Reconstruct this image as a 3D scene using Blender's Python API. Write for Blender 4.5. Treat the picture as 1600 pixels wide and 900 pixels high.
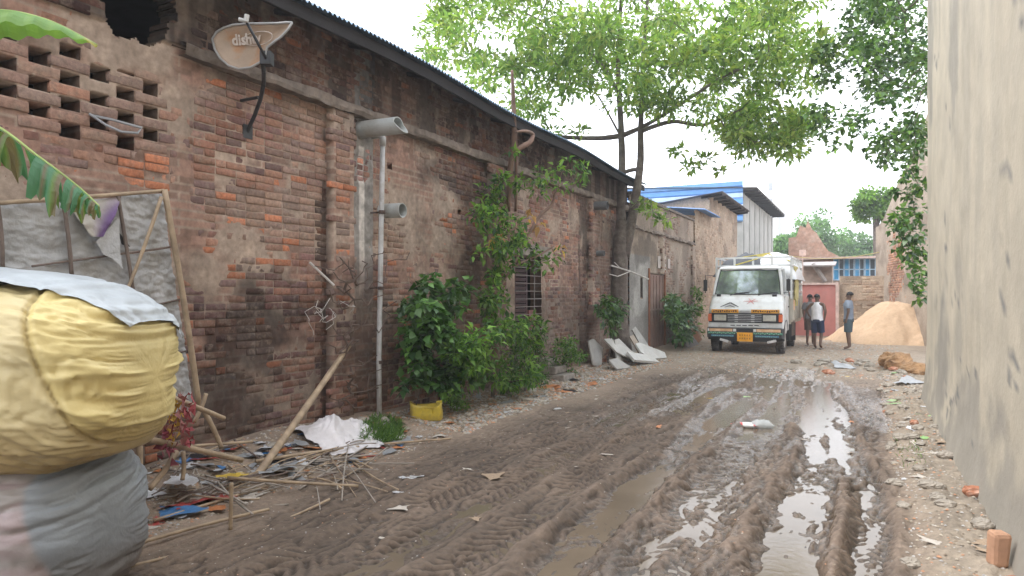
import bpy, math, random
import numpy as np
from math import radians as R, sin, cos, pi
random.seed(7); rng = np.random.default_rng(7)
for o in list(bpy.data.objects): bpy.data.objects.remove(o)
scene = bpy.context.scene
COL = scene.collection

# ------------------------------------------------------------------ camera
F, CXP, HZ, CH, YAW = 1067.0, 800.0, 460.0, 1.65, R(27.3)
cd = bpy.data.cameras.new('camera'); cam = bpy.data.objects.new('camera', cd); COL.objects.link(cam)
cd.sensor_width = 36; cd.lens = 36*F/1600; cd.shift_y = (HZ-450)/1600
cd.clip_start = .05; cd.clip_end = 2000
cam.location = (0, 0, CH); cam.rotation_euler = (R(90), 0, YAW)
scene.camera = cam

# ------------------------------------------------------------------ world, sun, exposure
SUN_EL, SUN_AZ = R(52), R(238)      # azimuth from +Y clockwise
w = bpy.data.worlds.new('World'); scene.world = w; w.use_nodes = True
nt = w.node_tree; nt.nodes.clear()
wo = nt.nodes.new('ShaderNodeOutputWorld'); bg = nt.nodes.new('ShaderNodeBackground')
sk = nt.nodes.new('ShaderNodeTexSky'); sk.sky_type = 'NISHITA'; sk.sun_disc = False
sk.sun_elevation = SUN_EL; sk.sun_rotation = SUN_AZ; sk.air_density = 1.0; sk.dust_density = 6.0; sk.ozone_density = 1.0
hs = nt.nodes.new('ShaderNodeHueSaturation'); hs.inputs['Saturation'].default_value = .22
mx = nt.nodes.new('ShaderNodeMixRGB'); mx.inputs[0].default_value = .8
cl = nt.nodes.new('ShaderNodeTexNoise'); cl.inputs['Scale'].default_value = 1.6; cl.inputs['Detail'].default_value = 5
cr = nt.nodes.new('ShaderNodeValToRGB')
cr.color_ramp.elements[0].color = (14.6, 15.6, 17.4, 1); cr.color_ramp.elements[1].color = (20.9, 21.3, 22.3, 1)
cr.color_ramp.elements[0].position = .3; cr.color_ramp.elements[1].position = .7
tcw = nt.nodes.new('ShaderNodeTexCoord')
nt.links.new(tcw.outputs['Generated'], cl.inputs['Vector']); nt.links.new(cl.outputs['Fac'], cr.inputs[0])
nt.links.new(sk.outputs[0], hs.inputs['Color']); nt.links.new(hs.outputs[0], mx.inputs[1]); nt.links.new(cr.outputs[0], mx.inputs[2])
nt.links.new(mx.outputs[0], bg.inputs[0]); bg.inputs[1].default_value = .11
nt.links.new(bg.outputs[0], wo.inputs[0])
sd = bpy.data.lights.new('sun', 'SUN'); sun = bpy.data.objects.new('sun', sd); COL.objects.link(sun)
sd.energy = 1.5; sd.angle = R(25); sd.color = (1, .975, .95)
sun.rotation_euler = (R(90)-SUN_EL, 0, pi - SUN_AZ)
scene.view_settings.view_transform = 'Standard'; scene.view_settings.look = 'None'
scene.view_settings.gamma = 1; scene.view_settings.exposure = .70
scene.view_settings.use_curve_mapping = False
try:
    scene.cycles.max_bounces = 6; scene.cycles.diffuse_bounces = 3; scene.cycles.transparent_max_bounces = 6
except Exception: pass

# ------------------------------------------------------------------ projection helpers (place things at true distances)
CA, SA = cos(YAW), sin(YAW)
def ray(px, py):
    u = (px-CXP)/F
    return np.array((CA*u-SA, SA*u+CA, (HZ-py)/F))
def at(px, py, t):
    d = ray(px, py)*t; return (d[0], d[1], d[2]+CH)
def onx(px, py, X):
    d = ray(px, py); return at(px, py, X/d[0])
def ony(px, py, Y):
    d = ray(px, py); return at(px, py, Y/d[1])

# ------------------------------------------------------------------ numpy noise
def _h(ix, iy, seed):
    n = (ix.astype(np.int64)*374761393 + iy.astype(np.int64)*668265263 + seed*1442695041) & 0x7fffffff
    n = ((n ^ (n >> 13))*1274126177) & 0x7fffffff
    n = ((n ^ (n >> 16))*2246822519) & 0x7fffffff
    return (n & 0xffffff)/float(0xffffff)
def vn(x, y, seed=0):
    x = np.asarray(x, float); y = np.asarray(y, float)
    ix = np.floor(x); iy = np.floor(y); fx = x-ix; fy = y-iy
    fx = fx*fx*fx*(fx*(fx*6-15)+10); fy = fy*fy*fy*(fy*(fy*6-15)+10)
    a = _h(ix, iy, seed); b = _h(ix+1, iy, seed); c = _h(ix, iy+1, seed); d = _h(ix+1, iy+1, seed)
    return (a*(1-fx)+b*fx)*(1-fy)+(c*(1-fx)+d*fx)*fy
def fbm(x, y, o=4, seed=0):
    s = 0; a = .5; t = 0
    x = np.asarray(x, float); y = np.asarray(y, float)
    for i in range(o):
        s = s+a*vn(x*2**i+i*17.3, y*2**i-i*9.1, seed+i*31); t += a; a *= .5
    return s/t
def sstep(a, b, x):
    t = np.clip((x-a)/(b-a), 0, 1); return t*t*(3-2*t)

# ------------------------------------------------------------------ materials
MATS = {}
def mat(name, base=(.5, .5, .5), rough=.8, var=.25, scale=6, bump=.2, bscale=60, attr=False, metal=0, spec=.5,
        tint=None, tscale=2.0, tamt=.5, wet=False, transl=0, emis=0, alpha=1, stretch=None, bdist=.01, coat=0):
    if name in MATS: return MATS[name]
    m = bpy.data.materials.new(name); m.use_nodes = True; N = m.node_tree.nodes; L = m.node_tree.links
    p = N['Principled BSDF']
    tc = N.new('ShaderNodeTexCoord'); mp = N.new('ShaderNodeMapping'); L.new(tc.outputs['Object'], mp.inputs[0])
    if stretch: mp.inputs['Scale'].default_value = stretch
    if attr:
        a = N.new('ShaderNodeAttribute'); a.attribute_name = 'col'; c = a.outputs['Color']
    else:
        a = N.new('ShaderNodeRGB'); a.outputs[0].default_value = (*base, 1); c = a.outputs[0]
    if tint:
        n2 = N.new('ShaderNodeTexNoise'); n2.inputs['Scale'].default_value = tscale; n2.inputs['Detail'].default_value = 7
        n2.inputs['Roughness'].default_value = .65
        L.new(mp.outputs[0], n2.inputs['Vector'])
        rp = N.new('ShaderNodeMapRange'); rp.inputs[1].default_value = .48; rp.inputs[2].default_value = .66
        rp.inputs[3].default_value = 0; rp.inputs[4].default_value = tamt
        L.new(n2.outputs['Fac'], rp.inputs[0])
        mm = N.new('ShaderNodeMixRGB'); mm.inputs[2].default_value = (*tint, 1)
        L.new(rp.outputs[0], mm.inputs[0]); L.new(c, mm.inputs[1]); c = mm.outputs[0]
    n = N.new('ShaderNodeTexNoise'); n.inputs['Scale'].default_value = scale; n.inputs['Detail'].default_value = 6
    n.inputs['Roughness'].default_value = .6
    L.new(mp.outputs[0], n.inputs['Vector'])
    mr = N.new('ShaderNodeMapRange'); mr.inputs[1].default_value = .3; mr.inputs[2].default_value = .7
    mr.inputs[3].default_value = 1-var; mr.inputs[4].default_value = 1+var
    L.new(n.outputs['Fac'], mr.inputs[0])
    vm = N.new('ShaderNodeVectorMath'); vm.operation = 'SCALE'; L.new(c, vm.inputs[0]); L.new(mr.outputs[0], vm.inputs['Scale'])
    L.new(vm.outputs[0], p.inputs['Base Color'])
    p.inputs['Roughness'].default_value = rough; p.inputs['Metallic'].default_value = metal
    p.inputs['Specular IOR Level'].default_value = spec
    if coat: p.inputs['Coat Weight'].default_value = coat; p.inputs['Coat Roughness'].default_value = .06
    if wet:
        aw = N.new('ShaderNodeAttribute'); aw.attribute_name = 'wet'
        nw = N.new('ShaderNodeTexNoise'); nw.inputs['Scale'].default_value = 22; nw.inputs['Detail'].default_value = 6
        L.new(tc.outputs['Object'], nw.inputs['Vector'])
        ad = N.new('ShaderNodeMath'); ad.operation = 'ADD'; L.new(aw.outputs['Fac'], ad.inputs[0]); L.new(nw.outputs['Fac'], ad.inputs[1])
        r2 = N.new('ShaderNodeMapRange'); r2.inputs[1].default_value = .72; r2.inputs[2].default_value = 1.15
        r2.inputs[3].default_value = .9; r2.inputs[4].default_value = .16
        L.new(ad.outputs[0], r2.inputs[0]); L.new(r2.outputs[0], p.inputs['Roughness'])
    if bump:
        b = N.new('ShaderNodeBump'); b.inputs['Strength'].default_value = bump; b.inputs['Distance'].default_value = bdist
        n3 = N.new('ShaderNodeTexNoise'); n3.inputs['Scale'].default_value = bscale; n3.inputs['Detail'].default_value = 5
        n3.inputs['Roughness'].default_value = .65
        L.new(mp.outputs[0], n3.inputs['Vector']); L.new(n3.outputs['Fac'], b.inputs['Height']); L.new(b.outputs[0], p.inputs['Normal'])
    if transl:
        tr = N.new('ShaderNodeBsdfTranslucent'); ms = N.new('ShaderNodeMixShader'); ms.inputs[0].default_value = transl
        br = N.new('ShaderNodeVectorMath'); br.operation = 'MULTIPLY'; br.inputs[1].default_value = (1.5, 1.6, .8)
        L.new(vm.outputs[0], br.inputs[0]); L.new(br.outputs[0], tr.inputs['Color'])
        out = N['Material Output']; L.new(p.outputs[0], ms.inputs[1]); L.new(tr.outputs[0], ms.inputs[2]); L.new(ms.outputs[0], out.inputs[0])
    if alpha < 1: p.inputs['Alpha'].default_value = alpha
    MATS[name] = m; return m

# ------------------------------------------------------------------ mesh builder
class MB:
    def __init__(s): s.v = []; s.f = []; s.c = []; s.cur = (1, 1, 1); s.mi = []; s.m = 0
    def add(s, vs, fs):
        b = len(s.v); s.v += [tuple(map(float, q)) for q in vs]; s.c += [s.cur]*len(vs)
        s.f += [tuple(b+i for i in f) for f in fs]; s.mi += [s.m]*len(fs); return s
    def box(s, c, d, rz=0, rx=0, ry=0, jit=0):
        hx, hy, hz = d[0]/2, d[1]/2, d[2]/2
        vs = []
        from mathutils import Euler, Vector
        M = Euler((rx, ry, rz)).to_matrix()
        for x in (-1, 1):
            for y in (-1, 1):
                for z in (-1, 1):
                    q = M @ Vector((x*hx+random.uniform(-jit, jit), y*hy+random.uniform(-jit, jit), z*hz+random.uniform(-jit, jit)))
                    vs.append((q.x+c[0], q.y+c[1], q.z+c[2]))
        return s.add(vs, [(0, 1, 3, 2), (4, 6, 7, 5), (0, 4, 5, 1), (2, 3, 7, 6), (0, 2, 6, 4), (1, 5, 7, 3)])
    def tube(s, pts, rad, n=8, cap=True, wob=0):
        P = [np.array(p, float) for p in pts]
        if not hasattr(rad, '__len__'): rad = [rad]*len(P)
        vs = []; up = None
        for i, p in enumerate(P):
            d = P[min(i+1, len(P)-1)]-P[max(i-1, 0)]; d = d/(np.linalg.norm(d)+1e-9)
            if up is None:
                up = np.array((0, 0, 1.)) if abs(d[2]) < .9 else np.array((1., 0, 0))
            a = np.cross(d, up); a /= np.linalg.norm(a)+1e-9; b = np.cross(a, d); up = b
            for k in range(n):
                t = 2*pi*k/n; r = rad[i]*(1+random.uniform(-wob, wob))
                vs.append(p+r*(cos(t)*a+sin(t)*b))
        fs = []
        for i in range(len(P)-1):
            for k in range(n):
                fs.append((i*n+k, i*n+(k+1) % n, (i+1)*n+(k+1) % n, (i+1)*n+k))
        if cap: fs.append(tuple(range(n-1, -1, -1))); fs.append(tuple((len(P)-1)*n+k for k in range(n)))
        return s.add(vs, fs)
    def loft(s, rings, cap=True):
        n = len(rings[0]); vs = [q for r in rings for q in r]; fs = []
        for i in range(len(rings)-1):
            for k in range(n): fs.append((i*n+k, i*n+(k+1) % n, (i+1)*n+(k+1) % n, (i+1)*n+k))
        if cap: fs.append(tuple(range(n-1, -1, -1))); fs.append(tuple((len(rings)-1)*n+k for k in range(n)))
        return s.add(vs, fs)
    def prism(s, poly, n, th):
        """poly of 3D points extruded by vector n*th"""
        k = len(poly); e = np.array(n)*th
        vs = [tuple(p) for p in poly]+[tuple(np.array(p)+e) for p in poly]
        fs = [tuple(range(k)), tuple(range(2*k-1, k-1, -1))]+[(i, i+k, (i+1) % k+k, (i+1) % k) for i in range(k)]
        return s.add(vs, fs)
    def grid(s, X, Y, Z, c=None, close=False):
        h, w_ = X.shape; V = np.stack((X, Y, Z), -1).reshape(-1, 3)
        fs = []
        for i in range(h-1):
            for j in range(w_-1 if not close else w_):
                j2 = (j+1) % w_; fs.append((i*w_+j, i*w_+j2, (i+1)*w_+j2, (i+1)*w_+j))
        b = len(s.v); s.v += V.tolist(); s.f += [tuple(b+i for i in f) for f in fs]; s.mi += [s.m]*len(fs)
        if c is None: s.c += [s.cur]*len(V)
        else: s.c += [tuple(q) for q in c.reshape(-1, 3)]
        return s
ORG = {}
def finish(me, name, mats, parent, smooth):
    o = bpy.data.objects.new(name, me); COL.objects.link(o)
    if not isinstance(mats, (list, tuple)): mats = [mats]
    for m in mats: me.materials.append(m)
    if parent is not None: o.parent = parent
    if smooth: me.polygons.foreach_set('use_smooth', [True]*len(me.polygons))
    me.update(); return o
def put(name, mb, mats, parent=None, smooth=False, org=None, bevel=0, sub=0):
    V = np.array(mb.v, float)
    if parent is not None: oo = np.array(ORG.get(parent.name, (0, 0, 0)))
    elif org is not None: oo = np.array(org, float)
    else: oo = np.zeros(3)
    me = bpy.data.meshes.new(name); me.from_pydata((V-oo).tolist(), [], mb.f)
    a = me.attributes.new('col', 'FLOAT_COLOR', 'POINT')
    c = np.ones((len(V), 4), np.float32); c[:, :3] = np.array(mb.c, np.float32); a.data.foreach_set('color', c.ravel())
    if any(mb.mi): me.polygons.foreach_set('material_index', mb.mi)
    o = finish(me, name, mats, parent, smooth)
    ORG[o.name] = tuple(oo)
    if parent is None: o.location = tuple(oo)
    if bevel:
        b = o.modifiers.new('bevel', 'BEVEL'); b.width = bevel; b.segments = 2; b.limit_method = 'ANGLE'
    if sub:
        b = o.modifiers.new('sub', 'SUBSURF'); b.levels = sub; b.render_levels = sub
    return o
def put_np(name, V, Fc, colr, mats, parent=None, smooth=False, wet=None, mi=None, org=None):
    """V (n,3); Fc list of index arrays (k,3) or (k,4)"""
    oo = np.array(ORG.get(parent.name, (0, 0, 0))) if parent is not None else (np.array(org, float) if org is not None else np.zeros(3))
    me = bpy.data.meshes.new(name); me.vertices.add(len(V)); me.vertices.foreach_set('co', (V-oo).astype(np.float32).ravel())
    loops = np.concatenate([f.ravel() for f in Fc]); tot = np.concatenate([np.full(len(f), f.shape[1]) for f in Fc])
    st = np.concatenate(([0], np.cumsum(tot)[:-1]))
    me.loops.add(len(loops)); me.loops.foreach_set('vertex_index', loops.astype(np.int32))
    me.polygons.add(len(tot)); me.polygons.foreach_set('loop_start', st.astype(np.int32))
    if mi is not None: me.polygons.foreach_set('material_index', mi.astype(np.int32))
    a = me.attributes.new('col', 'FLOAT_COLOR', 'POINT')
    c = np.ones((len(V), 4), np.float32); c[:, :3] = colr; a.data.foreach_set('color', c.ravel())
    if wet is not None:
        a = me.attributes.new('wet', 'FLOAT', 'POINT'); a.data.foreach_set('value', wet.astype(np.float32))
    me.validate()
    o = finish(me, name, mats, parent, smooth)
    ORG[o.name] = tuple(oo)
    if parent is None: o.location = tuple(oo)
    return o
def split(name, mb, mats, parent, **k):
    """one mesh object per loose piece"""
    n = len(mb.v); p = list(range(n))
    def fd(a):
        while p[a] != a: p[a] = p[p[a]]; a = p[a]
        return a
    for f in mb.f:
        r0 = fd(f[0])
        for q in f[1:]: p[fd(q)] = r0
    G = {}
    for i, f in enumerate(mb.f): G.setdefault(fd(f[0]), []).append(f)
    out = []
    for g in G.values():
        ids = sorted({q for f in g for q in f}); mp_ = {q: i for i, q in enumerate(ids)}; m2 = MB(); m2.v = [mb.v[q] for q in ids]; m2.c = [mb.c[q] for q in ids]
        m2.f = [tuple(mp_[q] for q in f) for f in g]; m2.mi = [0]*len(g); out.append(put(name, m2, mats, parent, **k))
    return out
def tag(o, label=None, cat=None, group=None, kind=None):
    if label: o['label'] = label
    if cat: o['category'] = cat
    if group: o['group'] = group
    if kind: o['kind'] = kind
    return o
def thing(name, label, cat, loc=(0, 0, 0), group=None):
    o = bpy.data.objects.new(name, None); COL.objects.link(o); o.location = loc; o.empty_display_size = .2
    ORG[o.name] = tuple(loc); return tag(o, label, cat, group)
def struct(o): o['kind'] = 'structure'; return o

# ------------------------------------------------------------------ ground: one sheet, mud ruts in the lane
RUTS = [(-3.17, .0, .17, .028, 2), (-2.72, .35, .20, .034, 1), (-2.2, .3, .14, .022, 3), (-1.62, -.12, .19, .058, 4), (-1.12, .1, .24, .040, 5),
        (-.40, .06, .20, .060, 6), (.0, .08, .13, .056, 7)]
def rutx(x0, k, y):
    # every rut swings slightly to the left edge as it goes away, then back
    return x0 + .18*np.sin(y*.33+x0*1.7)*np.clip((y-3)/6, 0, 1) - .028*(np.clip(y, 4, 40)-4)*(k > -.5)*(1.6+.45*x0)/1.0 + .05*np.sin(y*1.3+x0*5)
def gh(x, y, full=False):
    x = np.asarray(x, float); y = np.asarray(y, float)
    edgeL = -4.15+.35*(fbm(y*.6, y*0+3, 3, 5)-.5)*2+.05*np.clip(y-6, 0, 20)
    edgeR = .22+.12*(fbm(y*.8, y*0+8, 3, 6)-.5)*2
    mud = sstep(edgeL-.35, edgeL+.5, x)*(1-sstep(edgeR-.1, edgeR+.22, x))*(1-sstep(12.5, 16.5, y+.8*x+2*(fbm(x, y, 3, 9)-.5)))
    mud = np.clip(mud, 0, 1)
    z = .03*(fbm(x*.5, y*.5, 3, 1)-.5)*2 + .012*(fbm(x*4, y*4, 4, 2)-.5)*2
    nm = .38+.32*sstep(-2.3, -1.7, x)
    z = z+(fbm(x*9, y*2.6, 4, 3)-.5)*.055*mud*nm+(fbm(x*26, y*9, 3, 4)-.5)*.022*mud*(.35+.65*sstep(-2.2, -1.6, x))+np.abs(fbm(x*16, y*3, 3, 8)-.5)*.045*mud*nm
    # lumpy churned mud
    cl_ = fbm(x*6, y*3.2, 4, 11); z = z+mud*.05*np.abs(cl_-.5)*2*nm-.016*mud-.018*mud*sstep(7, 10, y)
    clod = fbm(x*15+3, y*7, 3, 12); z = z+mud*.06*nm*np.clip(clod-.56, 0, 1)*2*(.4+.6*fbm(x*1.1, y*.6, 2, 13)*1.6)
    crk = np.abs(fbm(x*7+2*fbm(x*3, y*2, 2, 15), y*1.6, 3, 14)-.5)*2; z = z-mud*.034*np.clip(1-crk*7, 0, 1)
    wet = 0*x
    z = z-mud*.016*np.exp(-((x+.75)/.95)**2)
    for x0, k, wd, dp, sd_ in RUTS:
        cx = rutx(x0, k, y); q = (x-cx)/wd
        var = .45+1.0*fbm(y*.9, y*0+sd_*7, 3, sd_)
        g = np.exp(-q**4); z = z-mud*dp*g*var
        berm = np.exp(-((np.abs(q)-1.45)/.38)**2)
        z = z+mud*berm*dp*.55*(.4+1.2*fbm(x*5, y*2.5, 3, sd_+20))
        # tyre lugs pressed across the rut
        lug = np.sin((y*1.0+np.abs(x-cx)*.9)*2*pi/.105)
        z = z+mud*g*.020*lug*sstep(.36, .5, fbm(x*1.3, y*.8, 2, sd_+40))*(1.0 if x0 < -2 else .35)
        wet = wet+g*(.5 if x0 > -2 else .12)
    # rubbish mound by the left wall and verge heaps
    z = z+.20*np.exp(-((x+5.35)/.55)**2)*np.exp(-((y-4.6)/2.0)**2)+.09*np.exp(-((x+5.6)/.6)**2)*sstep(4, 6, y)*(.6+.8*fbm(x*2, y*1.2, 3, 77))
    vr = sstep(edgeR, edgeR+.35, x)*(1-sstep(16, 20, y))
    z = z+vr*(.03+.07*fbm(x*3, y*2, 4, 55)+.05*np.abs(fbm(x*11, y*8, 4, 57)-.5)*2)
    z = z+.10*np.exp(-((x-.25)/.9)**2-((y-17.3)/1.0)**2)*fbm(x*3, y*3, 3, 56)*1.6
    if full: return z, mud, wet, edgeL, edgeR, vr
    return z
def gz(x, y): return float(gh(np.array([x]), np.array([y]))[0])
def ghit(px, py):
    z = 0
    for _ in range(6):
        d = ray(px, py); t = (z-CH)/d[2]; z = gz(d[0]*t, d[1]*t)
    return (d[0]*t, d[1]*t, z)

ax = [-400, -200, -100, -60, -40, -25, -18, -13, -10, -8, -7, -6.4, -6.05]
xs = np.concatenate((ax, np.arange(-5.9, 1.5, .018), [1.6, 1.8, 2.1, 2.6, 3.4, 5, 8, 12, 20, 35, 60, 100, 200, 400]))
yy = [1.9]; 
while yy[-1] < 30: yy.append(yy[-1]+max(.010, .0038*yy[-1]))
ys = np.concatenate(([-300, -120, -50, -20, -10, -5, -3, -1.5, -.5, .3, .8, 1.2, 1.6], yy, [30.5, 32, 34, 38, 45, 55, 70, 100, 160, 300, 700]))
GX, GY = np.meshgrid(xs, ys)
GZ, mud, wetf, eL, eR, vr = gh(GX, GY, True)
far = 1-sstep(30, 40, np.hypot(GX, GY)); GZ = GZ*far
WATER = -.0585
def gz(x, y):
    j = min(max(int(np.searchsorted(xs, x))-1, 0), len(xs)-2); i = min(max(int(np.searchsorted(ys, y))-1, 0), len(ys)-2)
    a = (x-xs[j])/(xs[j+1]-xs[j]); b = (y-ys[i])/(ys[i+1]-ys[i])
    return float((GZ[i, j]*(1-a)+GZ[i, j+1]*a)*(1-b)+(GZ[i+1, j]*(1-a)+GZ[i+1, j+1]*a)*b)
n1 = fbm(GX*1.3, GY*1.3, 4, 21)[..., None]; n2 = fbm(GX*7, GY*5, 4, 22)[..., None]
dirt = np.array((.265, .200, .148))*(.72+.55*n1)*(.85+.3*n2)
mudc = np.array((.162, .118, .087))*(.68+.64*n1)*(.8+.4*n2)
gc = dirt*(1-mud[..., None])+mudc*mud[..., None]
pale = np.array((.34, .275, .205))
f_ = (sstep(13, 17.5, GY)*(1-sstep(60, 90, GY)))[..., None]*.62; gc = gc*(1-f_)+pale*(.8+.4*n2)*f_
verge = np.array((.27, .222, .168))*(.6+.8*fbm(GX*6, GY*6, 4, 25)[..., None]); gc = gc*(1-vr[..., None])+verge*vr[..., None]
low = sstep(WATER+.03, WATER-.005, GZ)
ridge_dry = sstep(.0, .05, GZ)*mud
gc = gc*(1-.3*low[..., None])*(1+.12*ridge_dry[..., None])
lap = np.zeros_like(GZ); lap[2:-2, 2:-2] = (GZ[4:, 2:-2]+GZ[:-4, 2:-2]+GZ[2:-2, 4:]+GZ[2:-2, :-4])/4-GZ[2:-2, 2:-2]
gc = gc*(1-.42*sstep(.0004, .0045, lap)[..., None]*mud[..., None])*(1+.10*sstep(.0004, .004, -lap)[..., None]*mud[..., None])  # creases painted darker for damp and contrast, humps lighter
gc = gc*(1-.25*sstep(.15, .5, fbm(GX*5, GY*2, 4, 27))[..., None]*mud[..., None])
zone = np.exp(-((GX+.7)/1.1)**4)
strk = sstep(.44, .62, fbm(GX*3.2+.09*GY, GY*.45, 3, 34))
wet = mud*(.06+zone*(.40+.75*strk)*(1-.8*sstep(-.01, .03, GZ))+.35*low+.10*wetf*(GX > -2)+.7*strk*sstep(6.5, 10, GY)*sstep(-3.6, -2.6, GX))
ny, nx = GX.shape; idx = np.arange(ny*nx).reshape(ny, nx)
Q = np.stack((idx[:-1, :-1], idx[:-1, 1:], idx[1:, 1:], idx[1:, :-1]), -1).reshape(-1, 4)
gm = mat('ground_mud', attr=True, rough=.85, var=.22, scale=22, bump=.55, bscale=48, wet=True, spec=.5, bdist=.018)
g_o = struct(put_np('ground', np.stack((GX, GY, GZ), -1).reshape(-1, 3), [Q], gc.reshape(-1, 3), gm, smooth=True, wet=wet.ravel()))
# standing water: level sheet cut off by the mud that rises through it
wmb = MB(); wmb.add([(-4.2, 1.5, WATER), (.32, 1.5, WATER), (.32, 16.5, WATER), (-4.2, 16.5, WATER)], [(0, 1, 2, 3)])
wm = mat('muddy_water', (.15, .118, .085), rough=.06, var=.15, scale=1.5, bump=.16, bscale=16, spec=.24)
struct(put('puddle_water', wmb, wm))

# ------------------------------------------------------------------ brick walls
def brick_wall(name, O, S, Nn, s0, s1, z0, z1, res, parent, mats, smear, off=None, hole=None, bcol=None, mcol=None, stain=None,
               course=.078, L=.245, thick=.24, jali=None, seed=1, mortar=-.010, ztop=None):
    r = np.random.default_rng(seed)
    O = np.array(O, float); S = np.array(S, float); Nn = np.array(Nn, float); Zv = np.array((0, 0, 1.))
    off = off or (lambda s, z: 0*s); hole = hole or (lambda s, z: s*0 > 1)
    stain = stain or (lambda s, z: np.ones(s.shape+(3,)))
    ns, nz = int((s1-s0)/res)+1, int((z1-z0)/res)+1
    s = np.linspace(s0, s1, ns); z = np.linspace(z0, z1, nz); SS, ZZ = np.meshgrid(s, z)
    if ztop is not None: ZZ = np.minimum(ZZ, ztop(SS))
    sm = smear(SS, ZZ)
    h = off(SS, ZZ)+mortar*.7+.005*(fbm(SS*14, ZZ*14, 3, seed)-.5)*2+sm*.016+.006*(fbm(SS*3, ZZ*3, 2, seed+4)-.5)
    V = O+SS[..., None]*S+ZZ[..., None]*Zv+h[..., None]*Nn
    C = mcol(SS, ZZ)*stain(SS, ZZ)
    cs = (SS[:-1, :-1]+SS[1:, 1:])/2; cz = (ZZ[:-1, :-1]+ZZ[1:, 1:])/2
    H = hole(cs, cz)
    idx = np.arange(ns*nz).reshape(nz, ns)
    keep = ~H; 
    if ztop is not None: keep &= (ZZ[1:, :-1]-ZZ[:-1, :-1]) > 1e-5
    q = np.stack((idx[:-1, :-1], idx[:-1, 1:], idx[1:, 1:], idx[1:, :-1]), -1)
    Fq = [q[keep]]
    V = V.reshape(-1, 3); C = C.reshape(-1, 3); nb = len(V)
    # reveals round the openings
    if H.any():
        Vb = V-Nn*thick; V = np.concatenate((V, Vb)); C = np.concatenate((C, C*.8))
        hh = H
        a = hh[:, 1:] & ~hh[:, :-1]; jj, ii = np.nonzero(a); e = np.stack((idx[jj, ii+1], idx[jj+1, ii+1]), -1); Fq.append(np.stack((e[:, 0], e[:, 1], e[:, 1]+nb, e[:, 0]+nb), -1))
        a = ~hh[:, 1:] & hh[:, :-1]; jj, ii = np.nonzero(a); e = np.stack((idx[jj, ii+1], idx[jj+1, ii+1]), -1); Fq.append(np.stack((e[:, 1], e[:, 0], e[:, 0]+nb, e[:, 1]+nb), -1))
        a = hh[1:, :] & ~hh[:-1, :]; jj, ii = np.nonzero(a); e = np.stack((idx[jj+1, ii], idx[jj+1, ii+1]), -1); Fq.append(np.stack((e[:, 0], e[:, 1], e[:, 1]+nb, e[:, 0]+nb), -1))
        a = ~hh[1:, :] & hh[:-1, :]; jj, ii = np.nonzero(a); e = np.stack((idx[jj+1, ii], idx[jj+1, ii+1]), -1); Fq.append(np.stack((e[:, 1], e[:, 0], e[:, 0]+nb, e[:, 1]+nb), -1))
    nm = sum(len(f) for f in Fq)
    # bricks
    bl = []
    nrow = int((z1-z0)/course)
    for k in range(nrow):
        zc = z0+(k+.5)*course; x = s0-L*r.random(); hd = (k % 2 == 0)
        x = s0 - (L/4 if hd else L*.75)
        while x < s1:
            l = L if r.random() > .16 else L/2
            bl.append((x+l/2, zc, l, course)); x += l
    B = np.array(bl)
    if jali is not None:
        (a0, a1, b0, b1), jb = jali
        inside = (B[:, 0]+B[:, 2]/2 > a0) & (B[:, 0]-B[:, 2]/2 < a1) & (B[:, 1] > b0) & (B[:, 1] < b1)
        B = np.concatenate((B[~inside], np.array(jb)))
    okm = ~hole(B[:, 0], B[:, 1]) & ~hole(B[:, 0]-B[:, 2]*.4, B[:, 1]) & ~hole(B[:, 0]+B[:, 2]*.4, B[:, 1])
    okm &= (B[:, 0]-B[:, 2]/2 > s0-.01) & (B[:, 0]+B[:, 2]/2 < s1+.03)
    if ztop is not None: okm &= B[:, 1]+course/2 < ztop(B[:, 0])
    okm &= r.random(len(B)) > .006
    B = B[okm]; nB = len(B)
    g = .011; j = lambda sc: r.normal(0, sc, nB)
    ht = off(B[:, 0], B[:, 1])+r.normal(0, .0035, nB)+np.where(r.random(nB) < .06, -.012, 0)
    tilt = j(.002)
    cor = []
    for (a, b) in ((-1, -1), (1, -1), (1, 1), (-1, 1)):
        for (ins, dh) in ((0, -.05), (0, -.004), (.006, 0)):
            ss = B[:, 0]+a*(B[:, 2]/2-g/2-ins)+j(.0025); zz = B[:, 1]+b*(B[:, 3]/2-g/2-ins)+j(.0022)
            cor.append(O+ss[:, None]*S+zz[:, None]*Zv+(ht+dh+a*tilt)[:, None]*Nn)
    BV = np.stack(cor, 1)      # nB,12,3
    rr = r.random((nB, 3)); BC = bcol(B[:, 0], B[:, 1], rr)*stain(B[:, 0], B[:, 1])
    BC = np.repeat(BC[:, None, :], 12, 1)
    base = len(V)+np.arange(nB)[:, None]*12
    fl = [(2, 5, 8, 11)]
    for c0 in range(4):
        c1 = (c0+1) % 4; fl += [(c0*3, c1*3, c1*3+1, c0*3+1), (c0*3+1, c1*3+1, c1*3+2, c0*3+2)]
    for f in fl: Fq.append(base+np.array(f)[None, :])
    V = np.concatenate((V, BV.reshape(-1, 3))); C = np.concatenate((C, BC.reshape(-1, 3)))
    # orientation: if N x ... flips, normals do not matter for shading here
    tot = sum(len(f) for f in Fq); mi = np.ones(tot, int); mi[:nm] = 0
    return put_np(name, V, Fq, np.clip(C, .003, 1), mats, parent, mi=mi)
mort_m = mat('mortar', attr=True, rough=.93, var=.22, scale=18, bump=.5, bscale=110, bdist=.006, spec=.25)
brick_m = mat('brick', attr=True, rough=.9, var=.28, scale=26, bump=.6, bscale=75, bdist=.007, spec=.25, tint=(.26, .21, .17), tscale=9, tamt=.55)
WX = -5.6
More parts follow.
